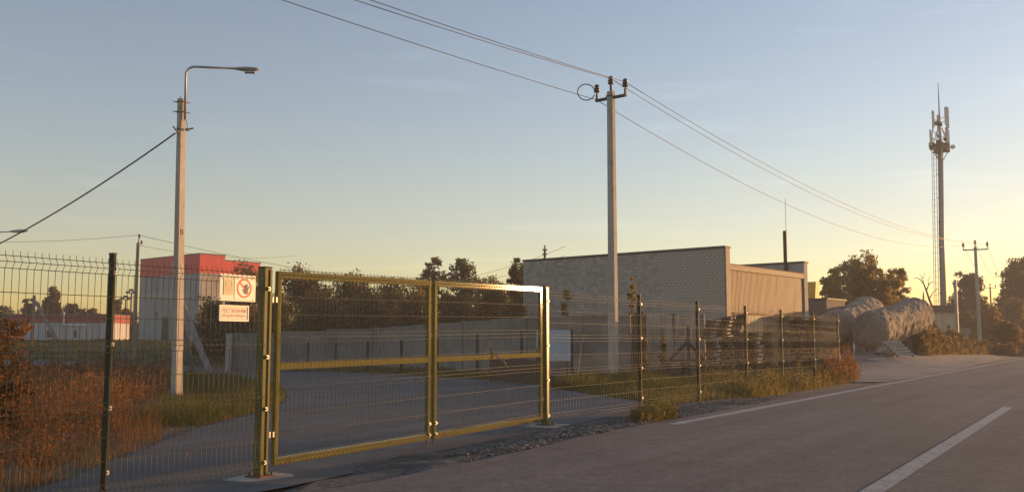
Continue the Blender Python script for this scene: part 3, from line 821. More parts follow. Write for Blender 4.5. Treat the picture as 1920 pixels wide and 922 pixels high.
# pole tip behind the shed roof
b0 = at(1022, 640, 85); b0.z = gzf(b0.x, b0.y)
pt = thing('power_pole', 'dark pole tip with stacked insulators above the brick shed roof', 'power pole', b0, .3)
h = at(1022, 466, 85).z - b0.z
tapered_pole(.22, .22, .17, .17, -.4, h).build('pole', M['darkwood'], pt)
for dz in (-.1, -.5, -.9): MB().bar((-.22, 0, h + dz), (.22, 0, h + dz), .12, .1).build('crossarm', M['iron'], pt)
insulator(pt, 0, 0, h + .05, 1.0)

# ------------------------------------------------------------------ brick shed
def corrugated(L, H, pitch, depth, th=.004, wave=False):
    b = MB(); xs = []
    n = max(1, int(round(L / pitch))); p = L / n
    for i in range(n):
        if wave: xs += [(i*p, 0), (i*p + .25*p, depth), (i*p + .5*p, 0), (i*p + .75*p, -depth)]
        else: xs += [(i*p, 0), (i*p + .55*p, 0), (i*p + .65*p, depth), (i*p + .9*p, depth)]
    xs.append((L, 0)); m = len(xs)
    for y_off in (0, -th):
        for z in (0, H):
            for x, y in xs: b.v.append((x, y + y_off, z))
    for i in range(m - 1):
        b.f.append((i, i+1, m+i+1, m+i)); b.f.append((2*m+i, 3*m+i, 3*m+i+1, 2*m+i+1))
    b.f.append((0, m, 3*m, 2*m)); b.f.append((m-1, 3*m-1, 4*m-1, 2*m-1))
    return b

BO = Vector((at(1362, 640, 45).x, 45.0, 0))
RZB = math.radians(-40.1)
shed = thing('brick_shed', 'grey brick shed with a brown sheet metal side and tall parapet walls', 'building', (BO.x, BO.y, -.02), RZB)
LW, HW, LS, HS = 12.25, 5.66, 9.05, 4.86
MB().box((-LW/2, .22, HW/2 - .3), (LW, .40, HW + .6)).build('front_wall', M['mortar'], shed)
MB().box((-LW + .2, LS/2 + .2, HW/2 - .4), (.4, LS - .5, HW + .2)).build('left_wall', M['mortar'], shed)
MB().box((-LW/2 - .01, LS + .25, 5.5/2 - .3), (LW, .45, 5.5 + .6)).build('back_wall', M['brick'], shed)
MB().box((-LW/2 - .01, LS + .24, 5.56), (LW + .12, .55, .10)).build('back_coping', M['roof'], shed)
MB().box((-LW/2 + .01, .22, HW + .05), (LW + .12, .56, .10)).build('coping', M['roof'], shed)
MB().box((.03, .215, HW/2 - .3), (.06, .41, HW + .58)).build('corner_pier', M['flash'], shed)
# bricks: the nearest 300 one by one, the rest joined
bl, bh, jt = .250, .138, .014
bricks = []
row = 0; z = .02
while z + bh < HW - .02:
    x = -.004 - (bl + jt) * (.5 if row % 2 else 0)
    if row % 2: bricks.append((-.002 - bl/4, z + bh/2, bl/2 - .01))
    while x - bl > -LW:
        bricks.append((x - bl/2, z + bh/2, bl)); x -= bl + jt
    if x + LW > .06: bricks.append(((x - LW)/2, z + bh/2, x + LW))
    z += bh + jt; row += 1
vis = sorted([q for q in bricks if q[1] > 2.2 and abs(q[2] - bl) < 1e-6], key=lambda q: -q[0] + (5.6 - q[1]) * .15)[:300]
vset = set(vis); rb = random.Random(5)
bme = MB().box((0, 0, 0), (bl, .06, bh)).mesh('brick'); bme.materials.append(M['brick'])
for q in vis:
    o = bpy.data.objects.new('brick', bme); C.objects.link(o); o.parent = shed
    o.location = (q[0], .028 + rb.uniform(-.006, .006), q[1]); o.rotation_euler = (0, rb.uniform(-.008, .008), 0)
b = MB()
for q in bricks:
    if q not in vset: b.box((q[0], .028 + rb.uniform(-.006, .006), q[1]), (q[2], .06, bh))
stuff(b.build('brickwork', M['brick'], shed))
# metal side
n = 8; w = (LS - .45) / n
for i in range(n):
    o = corrugated(w - .006, HS - .02, .135, .022).build('metal_sheet', M['sheet'], shed)
    o.rotation_euler = (0, 0, math.pi / 2); o.location = (-.10 + .004 * (i % 2), .43 + i * w, -.1)
MB().box((-.06, .43 + (LS - .45)/2, HS - .07), (.10, LS - .46, .26)).build('eaves_flashing', M['flash'], shed)
MB().box((-.055, .43 + (LS - .45)/2, HS + .075), (.16, LS - .44, .03)).build('gutter', M['rust'], shed)
MB().box((-.10 - LW/2, .43 + (LS - .45)/2, HS - .06), (LW - .6, LS - .5, .1)).build('roof', M['roof'], shed)
# faded door cladding and rail on the side
o = corrugated(3.0, 2.3, .15, .02).build('sliding_door', mat('pale_sheet', (.34, .29, .20), (.28, .24, .17), .6, 2.0), shed)
o.rotation_euler = (0, 0, math.pi / 2); o.location = (-.055, 1.0, .25)
MB().box((-.02, 2.6, 2.62), (.06, 3.6, .06)).build('door_rail', M['rust'], shed)
cp = at(1473, 494, 52.5)
loc_ = Matrix.Rotation(-RZB, 3, 'Z') @ (cp - shed.location)
top = at(1473, 432, 52.5).z
ch = MB().tube([(loc_.x, loc_.y, HS - .3), (loc_.x, loc_.y, top)], .105, 12).build('flue', M['iron'], shed, smooth=False)
MB().tube([(loc_.x + .08, loc_.y, top - .3), (loc_.x + .08, loc_.y, at(1476, 372, 52.5).z)], .012, 5).build('aerial', M['iron'], ch)

# low brick annexe and the yellow hopper right of the shed
ax_ = thing('annexe', 'low dark brick annexe tucked behind the right end of the brick shed', 'building', at(1541, 640, 60) * 1, RZB)
ax_.location.z = gzf(ax_.location.x, ax_.location.y)
hA = at(1541, 562, 60).z - ax_.location.z
MB().box((-1.2, 1.2, hA/2 - .2), (3.4, 3.0, hA + .4)).build('wall', mat('dark_brick', (.13, .11, .095), (.18, .15, .13), .9, 6.0, bump=.4), ax_)
MB().box((-1.2, 1.2, hA + .05), (3.6, 3.2, .1)).build('roof', M['roof'], ax_)
hp0 = at(1524, 559, 60.6); hp0.z = ax_.location.z + hA + .1
hb = thing('hopper', 'yellow metal hopper with a dark drum on the low annexe roof', 'hopper', hp0, RZB)
b = MB(); bb = [(-.28, 0), (.28, 0), (.36, 1.05), (-.36, 1.05)]
b.prism(bb, lambda a, c, d: (a, d, c), -.3, .3); b.build('body', M['yellowbox'], hb)
MB().lathe([(.05, 0), (.28, .08), (.34, .5), (.30, 1.0), (.1, 1.22)], 14, (-.55, -.1, .0)).build('drum', M['iron'], hb, smooth=True)

# ------------------------------------------------------------------ concrete wall
WP = [at(443, 640, 54), at(700, 640, 52), at(985, 640, 38.0), at(1184, 640, 36.2)]
WT = [at(443, 626, 54).z, at(700, 615, 52).z, at(985, 595, 38).z, at(1184, 588.5, 36.2).z]
cw = thing('concrete_wall', 'long grey concrete panel wall behind the driveway and gate', 'wall', (WP[0].x, WP[0].y, 0), 0)
rw = random.Random(11)
for i in range(3):
    a, c = WP[i], WP[i+1]; L = (c - a).length; n = max(1, int(round(L / 2.6)))
    for j in range(n):
        p = a.lerp(c, j / n); q = a.lerp(c, (j + 1) / n)
        zt = WT[i] + (WT[i+1] - WT[i]) * (j + .5) / n + rw.uniform(-.012, .012)
        p.z = q.z = 0; z0 = min(gzf(p.x, p.y), gzf(q.x, q.y)) - .3
        d = (q - p).normalized(); o_ = Vector((WP[0].x, WP[0].y, 0))
        pa, qa = p + d * .005 - o_, q - d * .005 - o_
        pn = MB().bar(pa + Vector((0, 0, (z0 + zt)/2)), qa + Vector((0, 0, (z0 + zt)/2)), .14, zt - z0).build('panel', M['wallconc'], cw)
        MB().bar(pa + Vector((0, 0, zt - .05)), qa + Vector((0, 0, zt - .05)), .20, .10).build('coping', M['wallconc'], pn)
        if j % 4 == 0: MB().box(pa + Vector((0, 0, (z0 + zt)/2)) + Vector((d.y, -d.x, 0)) * .05, (.16, .16, zt - z0 + .04), Matrix.Rotation(math.atan2(d.y, d.x), 3, 'Z')).build('pillar', M['wallconc'], cw)
# end pillar at left
MB().box((-.35, -.1, .55), (.32, .32, 2.3)).build('end_pillar', M['concrete'], cw)

# inner row of low dark posts with strained wires
IPs = [(465, 55, 641), (578, 50.5, 642), (630, 48, 641), (690, 45.5, 640), (753, 43, 637), (820, 40, 633), (895, 37, 627), (978, 34, 620), (1072, 33, 617), (1196, 32, 612), (1290, 31, 611), (1381, 30.4, 607)]
b0 = at(465, 640, 55)
inf = thing('post_fence', 'row of low dark posts with strained wires before the concrete wall', 'fence', (b0.x, b0.y, 0), 0)
tops = []
for px, Y, yt in IPs:
    q = at(px, yt, Y); z0 = gzf(q.x, q.y)
    MB().box((q.x - b0.x, q.y - b0.y, (q.z + z0 - .3)/2), (.10, .10, q.z - z0 + .3)).build('post', M['iron'], inf)
    tops.append((Vector((q.x - b0.x, q.y - b0.y, 0)), z0, q.z))
for f in (.12, .5, .93):
    MB().tube([a + Vector((0, -.06, z0 + (z1 - z0) * f)) for a, z0, z1 in tops], .006, 4).build('wire', M['iron'], inf)

# pale blue board and white lath
b0 = at(1048, 676, 31.6); zb = b0.z; ztb = at(1048, 618.5, 31.6).z
bd = thing('notice_board', 'pale blue notice board with faded print behind the right gate post', 'sign', b0, math.radians(2))
wB = 52 * 31.6 / FPX
MB().box((-.07, 0, (ztb - zb)/2), (wB, .03, ztb - zb)).build('panel', M['board'], bd)
b = MB()
HBd = ztb - zb; cxb = .09
for s0 in range(4):
    a0 = math.pi/2 * s0; a1 = a0 + math.pi/2
    b.bar((cxb + .12*math.cos(a0), -.0165, HBd*.62 + .15*math.sin(a0)), (cxb + .12*math.cos(a1), -.0165, HBd*.62 + .15*math.sin(a1)), .003, .016)
for k in range(4): b.box((cxb + .04, -.0165, HBd * (.34 - .06*k)), (.34 - .03*(k % 2), .003, .018))
b.build('print', M['boardprint'], bd)
for x in (-.35, .28): MB().box((x, .04, HBd/2 - .55), (.05, .05, HBd + .9)).build('leg', M['iron'], bd)
b0 = at(1007.5, 676, 31.8)
lt = thing('lath', 'narrow white upright lath left of the pale blue board', 'post', b0, 0)
hL = at(1007.5, 619, 31.8).z - b0.z
MB().box((0, 0, hL/2), (.05, .03, hL)).build('face', M['board'], lt); MB().box((0, .03, hL/2 - .6), (.04, .03, hL + .9)).build('stake', M['iron'], lt)
# low dark plank gate in the inner fence
b0 = G(918, 714); e0 = G(1006, 719)
pg = thing('plank_gate', 'low dark plank gate standing behind the right gate leaf', 'gate', b0, math.atan2(e0.y - b0.y, e0.x - b0.x))
Lp = (e0 - b0).length; hp_ = at(918, 672, b0.y).z - b0.z; npl = 11
for i in range(npl): MB().box(((i + .5) * Lp / npl, 0, hp_/2 + .03 + rw.uniform(-.03, .03)), (Lp / npl - .012, .025, hp_ - .02)).build('plank', M['darkwood'], pg)
for z in (.25, hp_ - .2): MB().box((Lp/2, .035, z), (Lp, .04, .09)).build('rail', M['darkwood'], pg)
for x in (0, Lp): MB().box((x, .06, hp_/2 + .1), (.09, .09, hp_ + .5)).build('post', M['darkwood'], pg)
MB().tube([(-.28, .0, hp_ + .27), (.32, 0, hp_ + .24)], .018, 6).build('latch_bar', M['zinc'], pg)

# leaning planks, corrugated screen, disc, trestle
for i, (x0, x1, yt, Y) in enumerate(((1186, 1189, 592, 35.6), (1192, 1192, 586, 35.5), (1197, 1196, 589, 35.4), (1202, 1200, 584, 35.3), (1207, 1206, 594, 35.2))):
    q = at(x0, yt, Y); p = at(x1, 640, Y); p.z = gzf(p.x, p.y)
    o = MB().bar((0, 0, -.05), q - p, .02, (.13, .17, .12, .15, .14)[i], up=(1, .2, 0)).build('plank', M['wood']); o.location = p
    tag(o, ('first', 'second', 'third', 'fourth', 'fifth')[i] + ' upright grey plank counting from the concrete wall to the corrugated screen', 'plank', 'upright planks at the wall end')
p0 = at(1206, 640, 36.0); p0.z = gzf(p0.x, p0.y); p1 = at(1322, 640, 36.6); Lc = (p1 - p0).to_2d().length
csn = thing('corrugated_screen', 'corrugated sheet screen coloured as if sunlit, beside the upright planks', 'screen', p0, math.atan2(p1.y - p0.y, p1.x - p0.x))
hC = at(1206, 586, 36).z - p0.z
for i in range(3):
    o = corrugated(Lc/3 + .03, hC - .04 * (i % 2), .105, .022, wave=True).build('corrugated_sheet', M['corr'], csn)
    o.location = (i * Lc/3, .012 * (i % 2), -.03); o.rotation_euler = (-.03, 0, 0)
for x in (.1, Lc/2, Lc - .1): MB().box((x, .09, hC/2 - .1), (.08, .08, hC + .1)).build('post', M['darkwood'], csn)
dc = at(1289, 625, 37.4); dz = gzf(dc.x, dc.y)
ds = thing('cable_drum', 'large pale round cable drum standing behind the corrugated screen', 'drum', (dc.x, dc.y, dz), math.radians(-8))
Rd = .9
for y in (-.3, .3):
    fl_ = MB().tube([(0, y - .03, Rd), (0, y + .03, Rd)], Rd, 36).build('flange', M['corr'], ds)
    MB().tube([(0, y - .05, Rd), (0, y + .05, Rd)], .08, 12).build('hub', M['iron'], fl_)
MB().tube([(0, -.27, Rd), (0, .27, Rd)], Rd * .5, 24).build('core', M['wood'], ds)
tb = G(1292, 706)
ts = thing('trestle', 'dark wooden trestle of crossed boards before the corrugated screen', 'trestle', tb, .1)
MB().bar((-.75, 0, .55), (.05, 0, 1.32), .05, .1).build('rafter', M['darkwood'], ts)
MB().bar((.65, .06, .5), (-.08, .06, 1.32), .05, .1).build('rafter', M['darkwood'], ts)
MB().bar((-.8, .03, .56), (.7, .03, .56), .06, .1).build('tie_beam', M['darkwood'], ts)
for x in (-.7, .6): MB().box((x, .03, .25), (.08, .1, .56)).build('leg', M['darkwood'], ts)
a = G(1250, 700); q = at(1205, 672, a.y + .2)
o = MB().bar((0, 0, .02), q - a, .16, .05).build('fallen_beam', M['darkwood']); o.location = a
tag(o, 'dark slanting beam leaning down beside the foot of the corrugated screen', 'beam')

# ------------------------------------------------------------------ pallets
bme_t = MB().box((0, 0, 0), (1.2, .12, .022)).mesh('board'); bme_t.materials.append(M['wood'])
sme = MB().box((0, 0, 0), (.1, .8, .022)).mesh('cross_board'); sme.materials.append(M['wood'])
kme = MB().box((0, 0, 0), (.12, .1, .078)).mesh('block'); kme.materials.append(M['wood'])
rpal = random.Random(21)
def pallet(label, p, rz, rx=0, ry=0, group=None, missing=0):
    r = thing('pallet', label, 'pallet', p, rz, group); r.rotation_euler = (rx, ry, rz)
    for i in range(6): link('board', bme_t, None, r, (0, -.34 + .136 * i, .133))
    for x in (-.55, 0, .55):
        link('cross_board', sme, None, r, (x, 0, .1105))
        for y in (-.34, 0, .34): link('block', kme, None, r, (x, y, .0605))
    for y in (-.34, 0, .34): link('board', bme_t, None, r, (0, y, .0105))
    return r
def stack(base, n, rz, label, group, wob=.05, toplabel=None):
    for i in range(n):
        z = i * .1445
        nth = ('bottom', 'second', 'third', 'fourth', 'fifth', 'sixth', 'seventh', 'eighth', 'ninth', 'tenth', 'eleventh', 'twelfth', 'thirteenth', 'fourteenth', 'fifteenth')[i]
        l = ('topmost' if i == n - 1 else nth) + ' weathered pallet' + ('' if i in (0, n - 1) else ' from the ground') + ' in ' + label
        pallet(l, base + Vector((rpal.uniform(-wob, wob), rpal.uniform(-wob, wob), z)), rz + rpal.uniform(-.06, .06), group=group)
def gp(px, Y):
    q = at(px, 640, Y); q.z = gzf(q.x, q.y); return q
q = gp(1360, 34.2); stack(q, 9, .12, 'the left stack under the tilted pallets', 'pallets under the tilted heap', .06)
for i in range(5):
    pallet(('lowest', 'second', 'third', 'fourth', 'topmost')[i] + ' tilted pallet of the slanting heap on the left pallet stack', q + Vector((-.15 + .05 * i, 0, 9 * .1445 + .13 + .135 * i)), .10 + rpal.uniform(-.08, .08), ry=-.17 - rpal.uniform(0, .03), group='tilted pallets on the left stack')
stack(gp(1411, 34.6), 11, .08, 'the middle pallet stack', 'pallets of the middle stack', .05)
q = gp(1497, 35.2); stack(q, 15, .05, 'the tallest pallet stack at the fence end', 'pallets of the tallest stack', .07)
pallet('tilted pallet jutting out on top of the tallest stack, sunlit', q + Vector((.55, -.25, 1.72)), .15, rx=.1, ry=.22)
pallet('pallet leaning upright against the right side of the tallest stack', q + Vector((.78, -.15, .04)), .3, ry=-1.42)
pallet('second pallet leaning beside the tallest stack, lower one', q + Vector((.98, -.5, .02)), .9, ry=-1.30)
stack(gp(1378, 35.4), 10, 1.62, 'the stack behind the left and middle pallet stacks', 'pallets of the rear stack', .05)
stack(gp(1508, 36.4), 14, 1.6, 'the stack behind the tallest pallet stack', 'pallets behind the tallest stack', .06)
stack(gp(1283, 32.6), 4, .05, 'the low stack before the corrugated screen', 'pallets of the low stack', .04)

# ------------------------------------------------------------------ two shrouded tanks
def tank(label, c0, r0, c1, r1, seed, group):
    c0, c1 = Vector(c0), Vector(c1); d = (c1 - c0); L = d.length; d.normalize()
    s = d.cross(Vector((0, 0, 1))).normalized(); u = s.cross(d)
    root = thing('shrouded_tank', label, 'tank', (c0.x, c0.y, gzf(c0.x, c0.y)), 0, group)
    o_ = root.location.copy(); r = np.random.RandomState(seed)
    ph = r.uniform(0, 6.28, 24); fr = r.uniform(.6, 3.0, 24); ak = r.randint(1, 9, 24)
    b = MB(); nl, na = 40, 48
    from mathutils import noise as mn
    for i in range(nl + 1):
        t = i / nl; R = r0 + (r1 - r0) * t
        for k in range(na):
            a = 2*math.pi*k/na; sa = math.sin(a)
            q = Vector((t * L, math.cos(a) * R, sa * R)) + Vector((seed * 7.3, 0, 0))
            f1 = mn.ridged_multi_fractal(q * 1.25, 1.0, 2.1, 4, 1.0, 2.0) - 1.0
            f2 = mn.fractal(q * 2.6, 1.0, 2.0, 4)
            # ropes pinch the shroud, the skirt below hangs in folds
            rope = -.045 * max(0, math.cos(t * L * 4.1 + .6 * sa)) ** 10
            fold = max(0, -sa + .15) * .075 * math.sin(t * L * 7.5 + 2.5 * mn.noise(q * .9))
            hump = .26 * max(0, sa) * sstep(.55, .95, t)
            RR = R * (.97 + .075 * f1 + .06 * f2 + .04 * mn.noise(q * 4.0)) + rope + fold + hump
            b.v.append(tuple(c0 + d * (t * L) + (s * math.cos(a) + u * math.sin(a)) * RR - o_))
    for i in range(nl):
        for k in range(na):
            k2 = (k+1) % na; b.f.append((i*na+k, i*na+k2, (i+1)*na+k2, (i+1)*na+k))
    b.build('shroud', M['tarp'], root)
    for cc, R, sgn, base in ((c0, r0, -1, 0), (c1, r1, 1, nl)):
        e = MB(); ring0 = [Vector(b.v[base*na + k]) for k in range(na)]; ctr = cc - o_
        for j, f in enumerate((1.0, .93, .75, .45)):
            for k in range(na): e.v.append(tuple(ctr + (ring0[k] - ctr) * f + d * sgn * (.0, .16, .30, .38)[j]))
        for j in range(3):
            for k in range(na): e.f.append((j*na+k, j*na+(k+1) % na, (j+1)*na+(k+1) % na, (j+1)*na+k))
        e.f.append(tuple(3*na + k for k in range(na)))
        e.build('end_cap', M['tarp'], root)
    return root, d, s, u
YA = 51.5
ca, cb = at(1633, 618, YA), at(1716, 598, YA + 8)
tA, dA, sA, uA = tank('nearer large dust grey shrouded tank lying by the pale yard, pallet at its foot', ca, 36 * YA / FPX, cb, 33.5 * (YA + 8) / FPX, 4, 'shrouded tanks')
YB = 56.5
cc_, cd_ = at(1560, 618, YB), at(1628, 592, YB + 12)
tB, _, _, _ = tank('farther large dust grey shrouded tank behind the pallet stacks, sunlit flank', cc_, 34 * YB / FPX, cd_, 31 * (YB + 12) / FPX, 9, 'shrouded tanks')
def support(root, px, yt, Y, w, m=None, name='pier'):
    q = at(px, yt, Y); z0 = gzf(q.x, q.y)
    if q.z - z0 < .1: q.z = z0 + .3
    MB().box(Vector((q.x, q.y, (q.z + z0)/2 - .1)) - root.location, (w, w, q.z - z0 + .2), Matrix.Rotation(.5, 3, 'Z')).build(name, m or M['rubble'], root, bevel=.02)
support(tA, 1718, 622, YA + 6.6, .5); support(tA, 1662, 640, YA + 1.8, .6); support(tA, 1700, 628, YA + 5.4, .4)
support(tB, 1588, 634, YB + 2.0, .5); support(tB, 1612, 618, YB + 8.0, .5)
# the pallet sloping at the foot of the tank
p0 = G(1700, 668); q0 = at(1671, 640, p0.y + .6)
pm = thing('pallet', 'bleached pallet propped like a ladder at the foot of the nearer tank', 'pallet', p0, 0)
dv = q0 - p0; Ld = dv.length; dn_ = dv.normalized(); sd = Vector((1, .1, .0)).normalized()
palem = mat('bleached_wood', (.42, .37, .31), (.34, .29, .24), .9, 5.0)
for i in range(5):
    c = dn_ * (Ld * (i + .5) / 5); MB().bar(c - sd * .55 + Vector((0, -.05, .04)), c + sd * .45 + Vector((0, -.05, .04)), .13, .03, up=Vector((0, -1, .6))).build('board', palem, pm)
for e in (-.45, .35): MB().bar(sd * e, dv + sd * e, .08, .07, up=(0, -1, .5)).build('runner', M['darkwood'], pm)
# rubble lumps
rs = random.Random(31)
def rock(label, px, py, size, name='rubble_block', m='rubble', group=None, Yo=None):
    g_ = G(px, py) if Yo is None else gp(px, Yo)
    bm = bmesh.new(); bmesh.ops.create_icosphere(bm, subdivisions=2, radius=1)
    f = [Vector((rs.uniform(-1, 1), rs.uniform(-1, 1), rs.uniform(-1, 1))).normalized() for _ in range(7)]
    for v in bm.verts:
        for n_ in f:
            dd = v.co.dot(n_)
            if dd > .62: v.co -= n_ * (dd - .62)
    sx, sy, sz = size * rs.uniform(.8, 1.3), size * rs.uniform(.7, 1.0), size * rs.uniform(.55, .8)
    for v in bm.verts: v.co = Vector((v.co.x * sx, v.co.y * sy, v.co.z * sz + sz * .45))
    me = bpy.data.meshes.new(name); bm.to_mesh(me); bm.free()
    o = link(name, me, M[m]); o.location = g_; o.rotation_euler = (0, 0, rs.uniform(0, 6))
    return tag(o, label, 'rock', group)
for i, (px, py, s_) in enumerate(((1636, 660, .34), (1648, 662, .22), (1655, 663, .42), (1667, 664, .36), (1612, 656, .16), (1643, 663, .2), (1727, 665, .24), (1729, 663, .16), (1677, 665, .2))):
    rock(('angular lump of rubble below the left end of the nearer shrouded tank', 'small lump of rubble right of the angular lump below the tank', 'largest lump of rubble below the nearer tank', 'lump of rubble just left of the propped pallet', 'lone small lump of rubble left of the nearer tank', 'little lump of rubble between the angular and the largest lump', 'lump of rubble right of the propped pallet', 'smaller lump of rubble farthest right past the propped pallet', 'lump of rubble hidden half behind the propped pallet')[i], px, py, s_, group='rubble at the foot of the nearer tank')
rock('small brown clod lying alone on the driveway', 349, 852, .035, 'clod', 'rust')

# ------------------------------------------------------------------ cream hut and antenna tower
YH = 96.0
h0 = at(1795, 640, YH); h0.z = gzf(h0.x, h0.y)
hut = thing('hut', 'cream flat roofed hut with a dark roof at the foot of the antenna tower', 'building', h0, math.radians(-6))
wH = 64 * YH / FPX; hH = at(1795, 585, YH).z - h0.z
MB().box((-wH/2, 2, hH/2 - .2), (wH, 4, hH + .4)).build('wall', M['yellow'], hut)
MB().box((-wH/2 + .02, 1.9, hH + .32), (wH + .3, 4.4, .62)).build('roof_fascia', M['roof'], hut)
MB().box((-wH/2 + .02, 1.88, hH + .66), (wH + .44, 4.6, .06)).build('roof_edge', M['flash'], hut)
for x, w_ in ((-.78, .28), (-2.0, .3)):
    f_ = MB().box((x, -.01, hH - 1.75), (w_, .05, .95)).build('window', M['glass'], hut)
for i in range(9): MB().box((-wH + .2 + i * .4, -.006, hH/2), (.025, .03, hH - .05)).build('seam', M['yellow'], hut)
MB().box((.9, 1.0, 1.1), (1.2, .6, 2.2)).build('cabinet', M['wallconc'], hut)
MB().tube([(-.05, -.3, -.3), (-.05, -.3, hH + 3.2)], .16, 8).build('side_post', M['steel'], hut)

YT = 120.0
t0 = at(1770.5, 640, YT); t0.z = gzf(t0.x, t0.y)
tw_ = thing('antenna_tower', 'tall grey mobile antenna tower with a caged ladder and panel antennas', 'tower', t0, 0)
def tz(py): return at(1768, py, YT).z - t0.z
lean = (at(1764.5, 290, YT).x - t0.x)
MB().tube([(0, 0, -.5), (lean * .4, 0, tz(440)), (lean, 0, tz(285))], [.40, .34, .26], 16).build('mast', M['steel'], tw_, smooth=True)
tz1, tz2 = tz(285), tz(205)
# ladder with its cable run
for (x, r_) in ((-.62, .025), (-.95, .025), (-1.18, .02)):
    MB().tube([(x, -.1, 2), (x + lean, -.1, tz(275))], r_ * 1.6, 5).build('ladder_rail', M['steel'], tw_)
rung = MB().tube([(-.33, 0, 0), (.33, 0, 0)], .022, 4).mesh('rung'); rung.materials.append(M['steel']); z = 3.0
while z < tz(280):
    link('rung', rung, None, tw_, (-.92 + lean * z / tz1, -.1, z)); z += .75
b = MB(); z = 4.0
while z < tz(290):
    e = lean * z / tz1; b.tube([(-.62 + e, -.1, z), (-.2 + e, -.05, z)], .05, 4); z += 3.0
b.build('ladder_brackets', M['iron'], tw_)
MB().tube([(-.45, -.2, 1.5), (-.45 + lean, -.2, tz(290))], .06, 6).build('cable_run', M['iron'], tw_)
MB().lathe([(.3, 0), (.85, .02), (.85, .10), (.3, .12)], 14, (lean, 0, tz(282))).build('platform', M['iron'], tw_)
MB().lathe([(1.0, 0), (1.06, 0), (1.06, .08), (1.0, .08)], 14, (lean, 0, tz(272))).build('rail_ring', M['iron'], tw_)
rt_ = random.Random(2)
for k in range(6):
    a = k * math.pi / 3 + .2
    MB().tube([(lean, 0, tz(306)), (lean + 1.1 * math.cos(a), 1.1 * math.sin(a), tz(282))], .05, 5).build('brace', M['steel'], tw_)
    MB().tube([(lean + .25*math.cos(a), .25*math.sin(a), tz(240)), (lean + 1.0*math.cos(a), 1.0*math.sin(a), tz(270))], .04, 5).build('brace', M['steel'], tw_)
MB().tube([(lean, 0, tz1), (lean, 0, tz(218))], .16, 8).build('upper_mast', M['steel'], tw_)
MB().tube([(lean, 0, tz(218)), (lean + .02, 0, tz(190)), (lean + .03, 0, tz(155))], [.10, .07, .03], 6).build('lightning_rod', M['iron'], tw_)
def antenna(px, y0, y1, dy, w=.30, dd=.16):
    x = (px - 1766) / FPX * YT + lean
    MB().box((x, dy, (tz(y0) + tz(y1))/2), (w, dd, tz(y0) - tz(y1)), Matrix.Rotation(.2, 3, 'Z')).build('panel_antenna', M['panelwhite'], tw_, bevel=.03)
    MB().tube([(x + .02, dy + .2, tz(y1) - .6), (x + .02, dy + .2, tz(y0) + .15)], .045, 6).build('antenna_pole', M['iron'], tw_)
    MB().bar((x, dy + .15, (tz(y0) + tz(y1))/2), (lean, 0, (tz(y0) + tz(y1))/2 - .2), .06, .06).build('antenna_arm', M['iron'], tw_)
for a in ((1750.5, 210, 240, -.5), (1774.5, 204, 237, -.8, .52, .22), (1768, 214, 240, .7, .3), (1753, 246, 272, .6, .3), (1776, 246, 272, -.7, .34), (1780, 212, 242, -.2, .34), (1745.5, 245, 274, -.3, .22), (1781.5, 238, 270, .5, .28), (1757, 213, 238, .6, .14)): antenna(*a)
for px, py, s_ in ((1751, 276, .5), (1757, 279, .55), (1762, 274, .45), (1773, 277, .6), (1779, 272, .5), (1760, 232, .42), (1766, 234, .4), (1766, 268, .5), (1770, 281, .5), (1748, 273, .6), (1754, 284, .55), (1763, 284, .7), (1769, 273, .6), (1777, 281, .6), (1760, 268, .5), (1774, 262, .4), (1762, 256, .4)):
    MB().box(((px - 1766) / FPX * YT + lean, rt_.uniform(-.5, .3), tz(py)), (s_, s_ * .6, s_ * 1.1)).build('radio_unit', M['iron'] if rt_.random() < .6 else M['steel'], tw_)
for px, py in ((1754, 252), (1773, 252)):
    c = Vector(((px - 1766) / FPX * YT + lean, -.6, tz(py)))
    pts = [c + Vector((.16 * math.cos(a), 0, .16 * math.sin(a))) for a in np.linspace(0, 2*math.pi, 15)]
    MB().tube(pts, .035, 5).build('cable_coil', M['iron'], tw_)
c = Vector(((1785 - 1766) / FPX * YT + lean, -.4, tz(277)))
MB().tube([c, c + Vector((.05, -.25, 0))], .27, 16).build('dish', M['panelwhite'], tw_)

# ------------------------------------------------------------------ far left buildings
rb_ = at(369.7, 640, 88); rb_.z = 1.15
red = thing('red_building', 'grey two storey building with a red upper band, left of the gate', 'building', rb_, RZB)
top = at(369.7, 476, 88).z - rb_.z; zr = at(369.7, 511, 88).z - rb_.z
LR, SR = 10.5, 6.6
MB().box((-LR/2, SR/2, zr/2 - .5), (LR, SR, zr + 1)).build('grey_wall', M['greypanel'], red)
MB().box((.03, SR/2, zr/2 - .5), (.06, SR - .02, zr + .99)).build('beige_side', M['beige'], red)
MB().box((-LR/2 + .02, 1.3, (zr + top)/2), (LR + .1, 2.66, top - zr)).build('red_band', M['red'], red)
MB().box((-LR/2 + .02, 4.6, (zr + top)/2 - .22), (LR + .1, 3.94, top - zr - .44)).build('red_band', M['red'], red)
MB().box((-LR/2 + .02, 1.3, top + .05), (LR + .16, 2.72, .10)).build('roof_edge', M['roof'], red)
MB().box((-LR/2 + .02, 4.66, top - .41), (LR + .15, 3.96, .08)).build('roof_edge', M['roof'], red)
MB().box((-LR/2, -.02, at(320, 553, 91).z - rb_.z), (LR - .5, .06, .62)).build('window_band', M['beige'], red)
dr = MB().box((-5.6, -.02, 1.2), (1.1, .08, 2.4)).build('door', M['iron'], red)
MB().box((-5.25, -.07, 1.2), (.06, .05, .2)).build('handle', M['zinc'], dr)
MB().box((-7.2, -.02, 2.6), (.5, .06, .7)).build('vent', M['flash'], red)
for x in (-2.6, -4.9, -7.6): MB().box((x, -.012, zr/2), (.05, .03, zr)).build('seam', M['flash'], red)
MB().box((-3.2, -.35, at(330, 497, 91).z - rb_.z), (.8, .6, .25)).build('floodlight', M['lampgrey'], red)

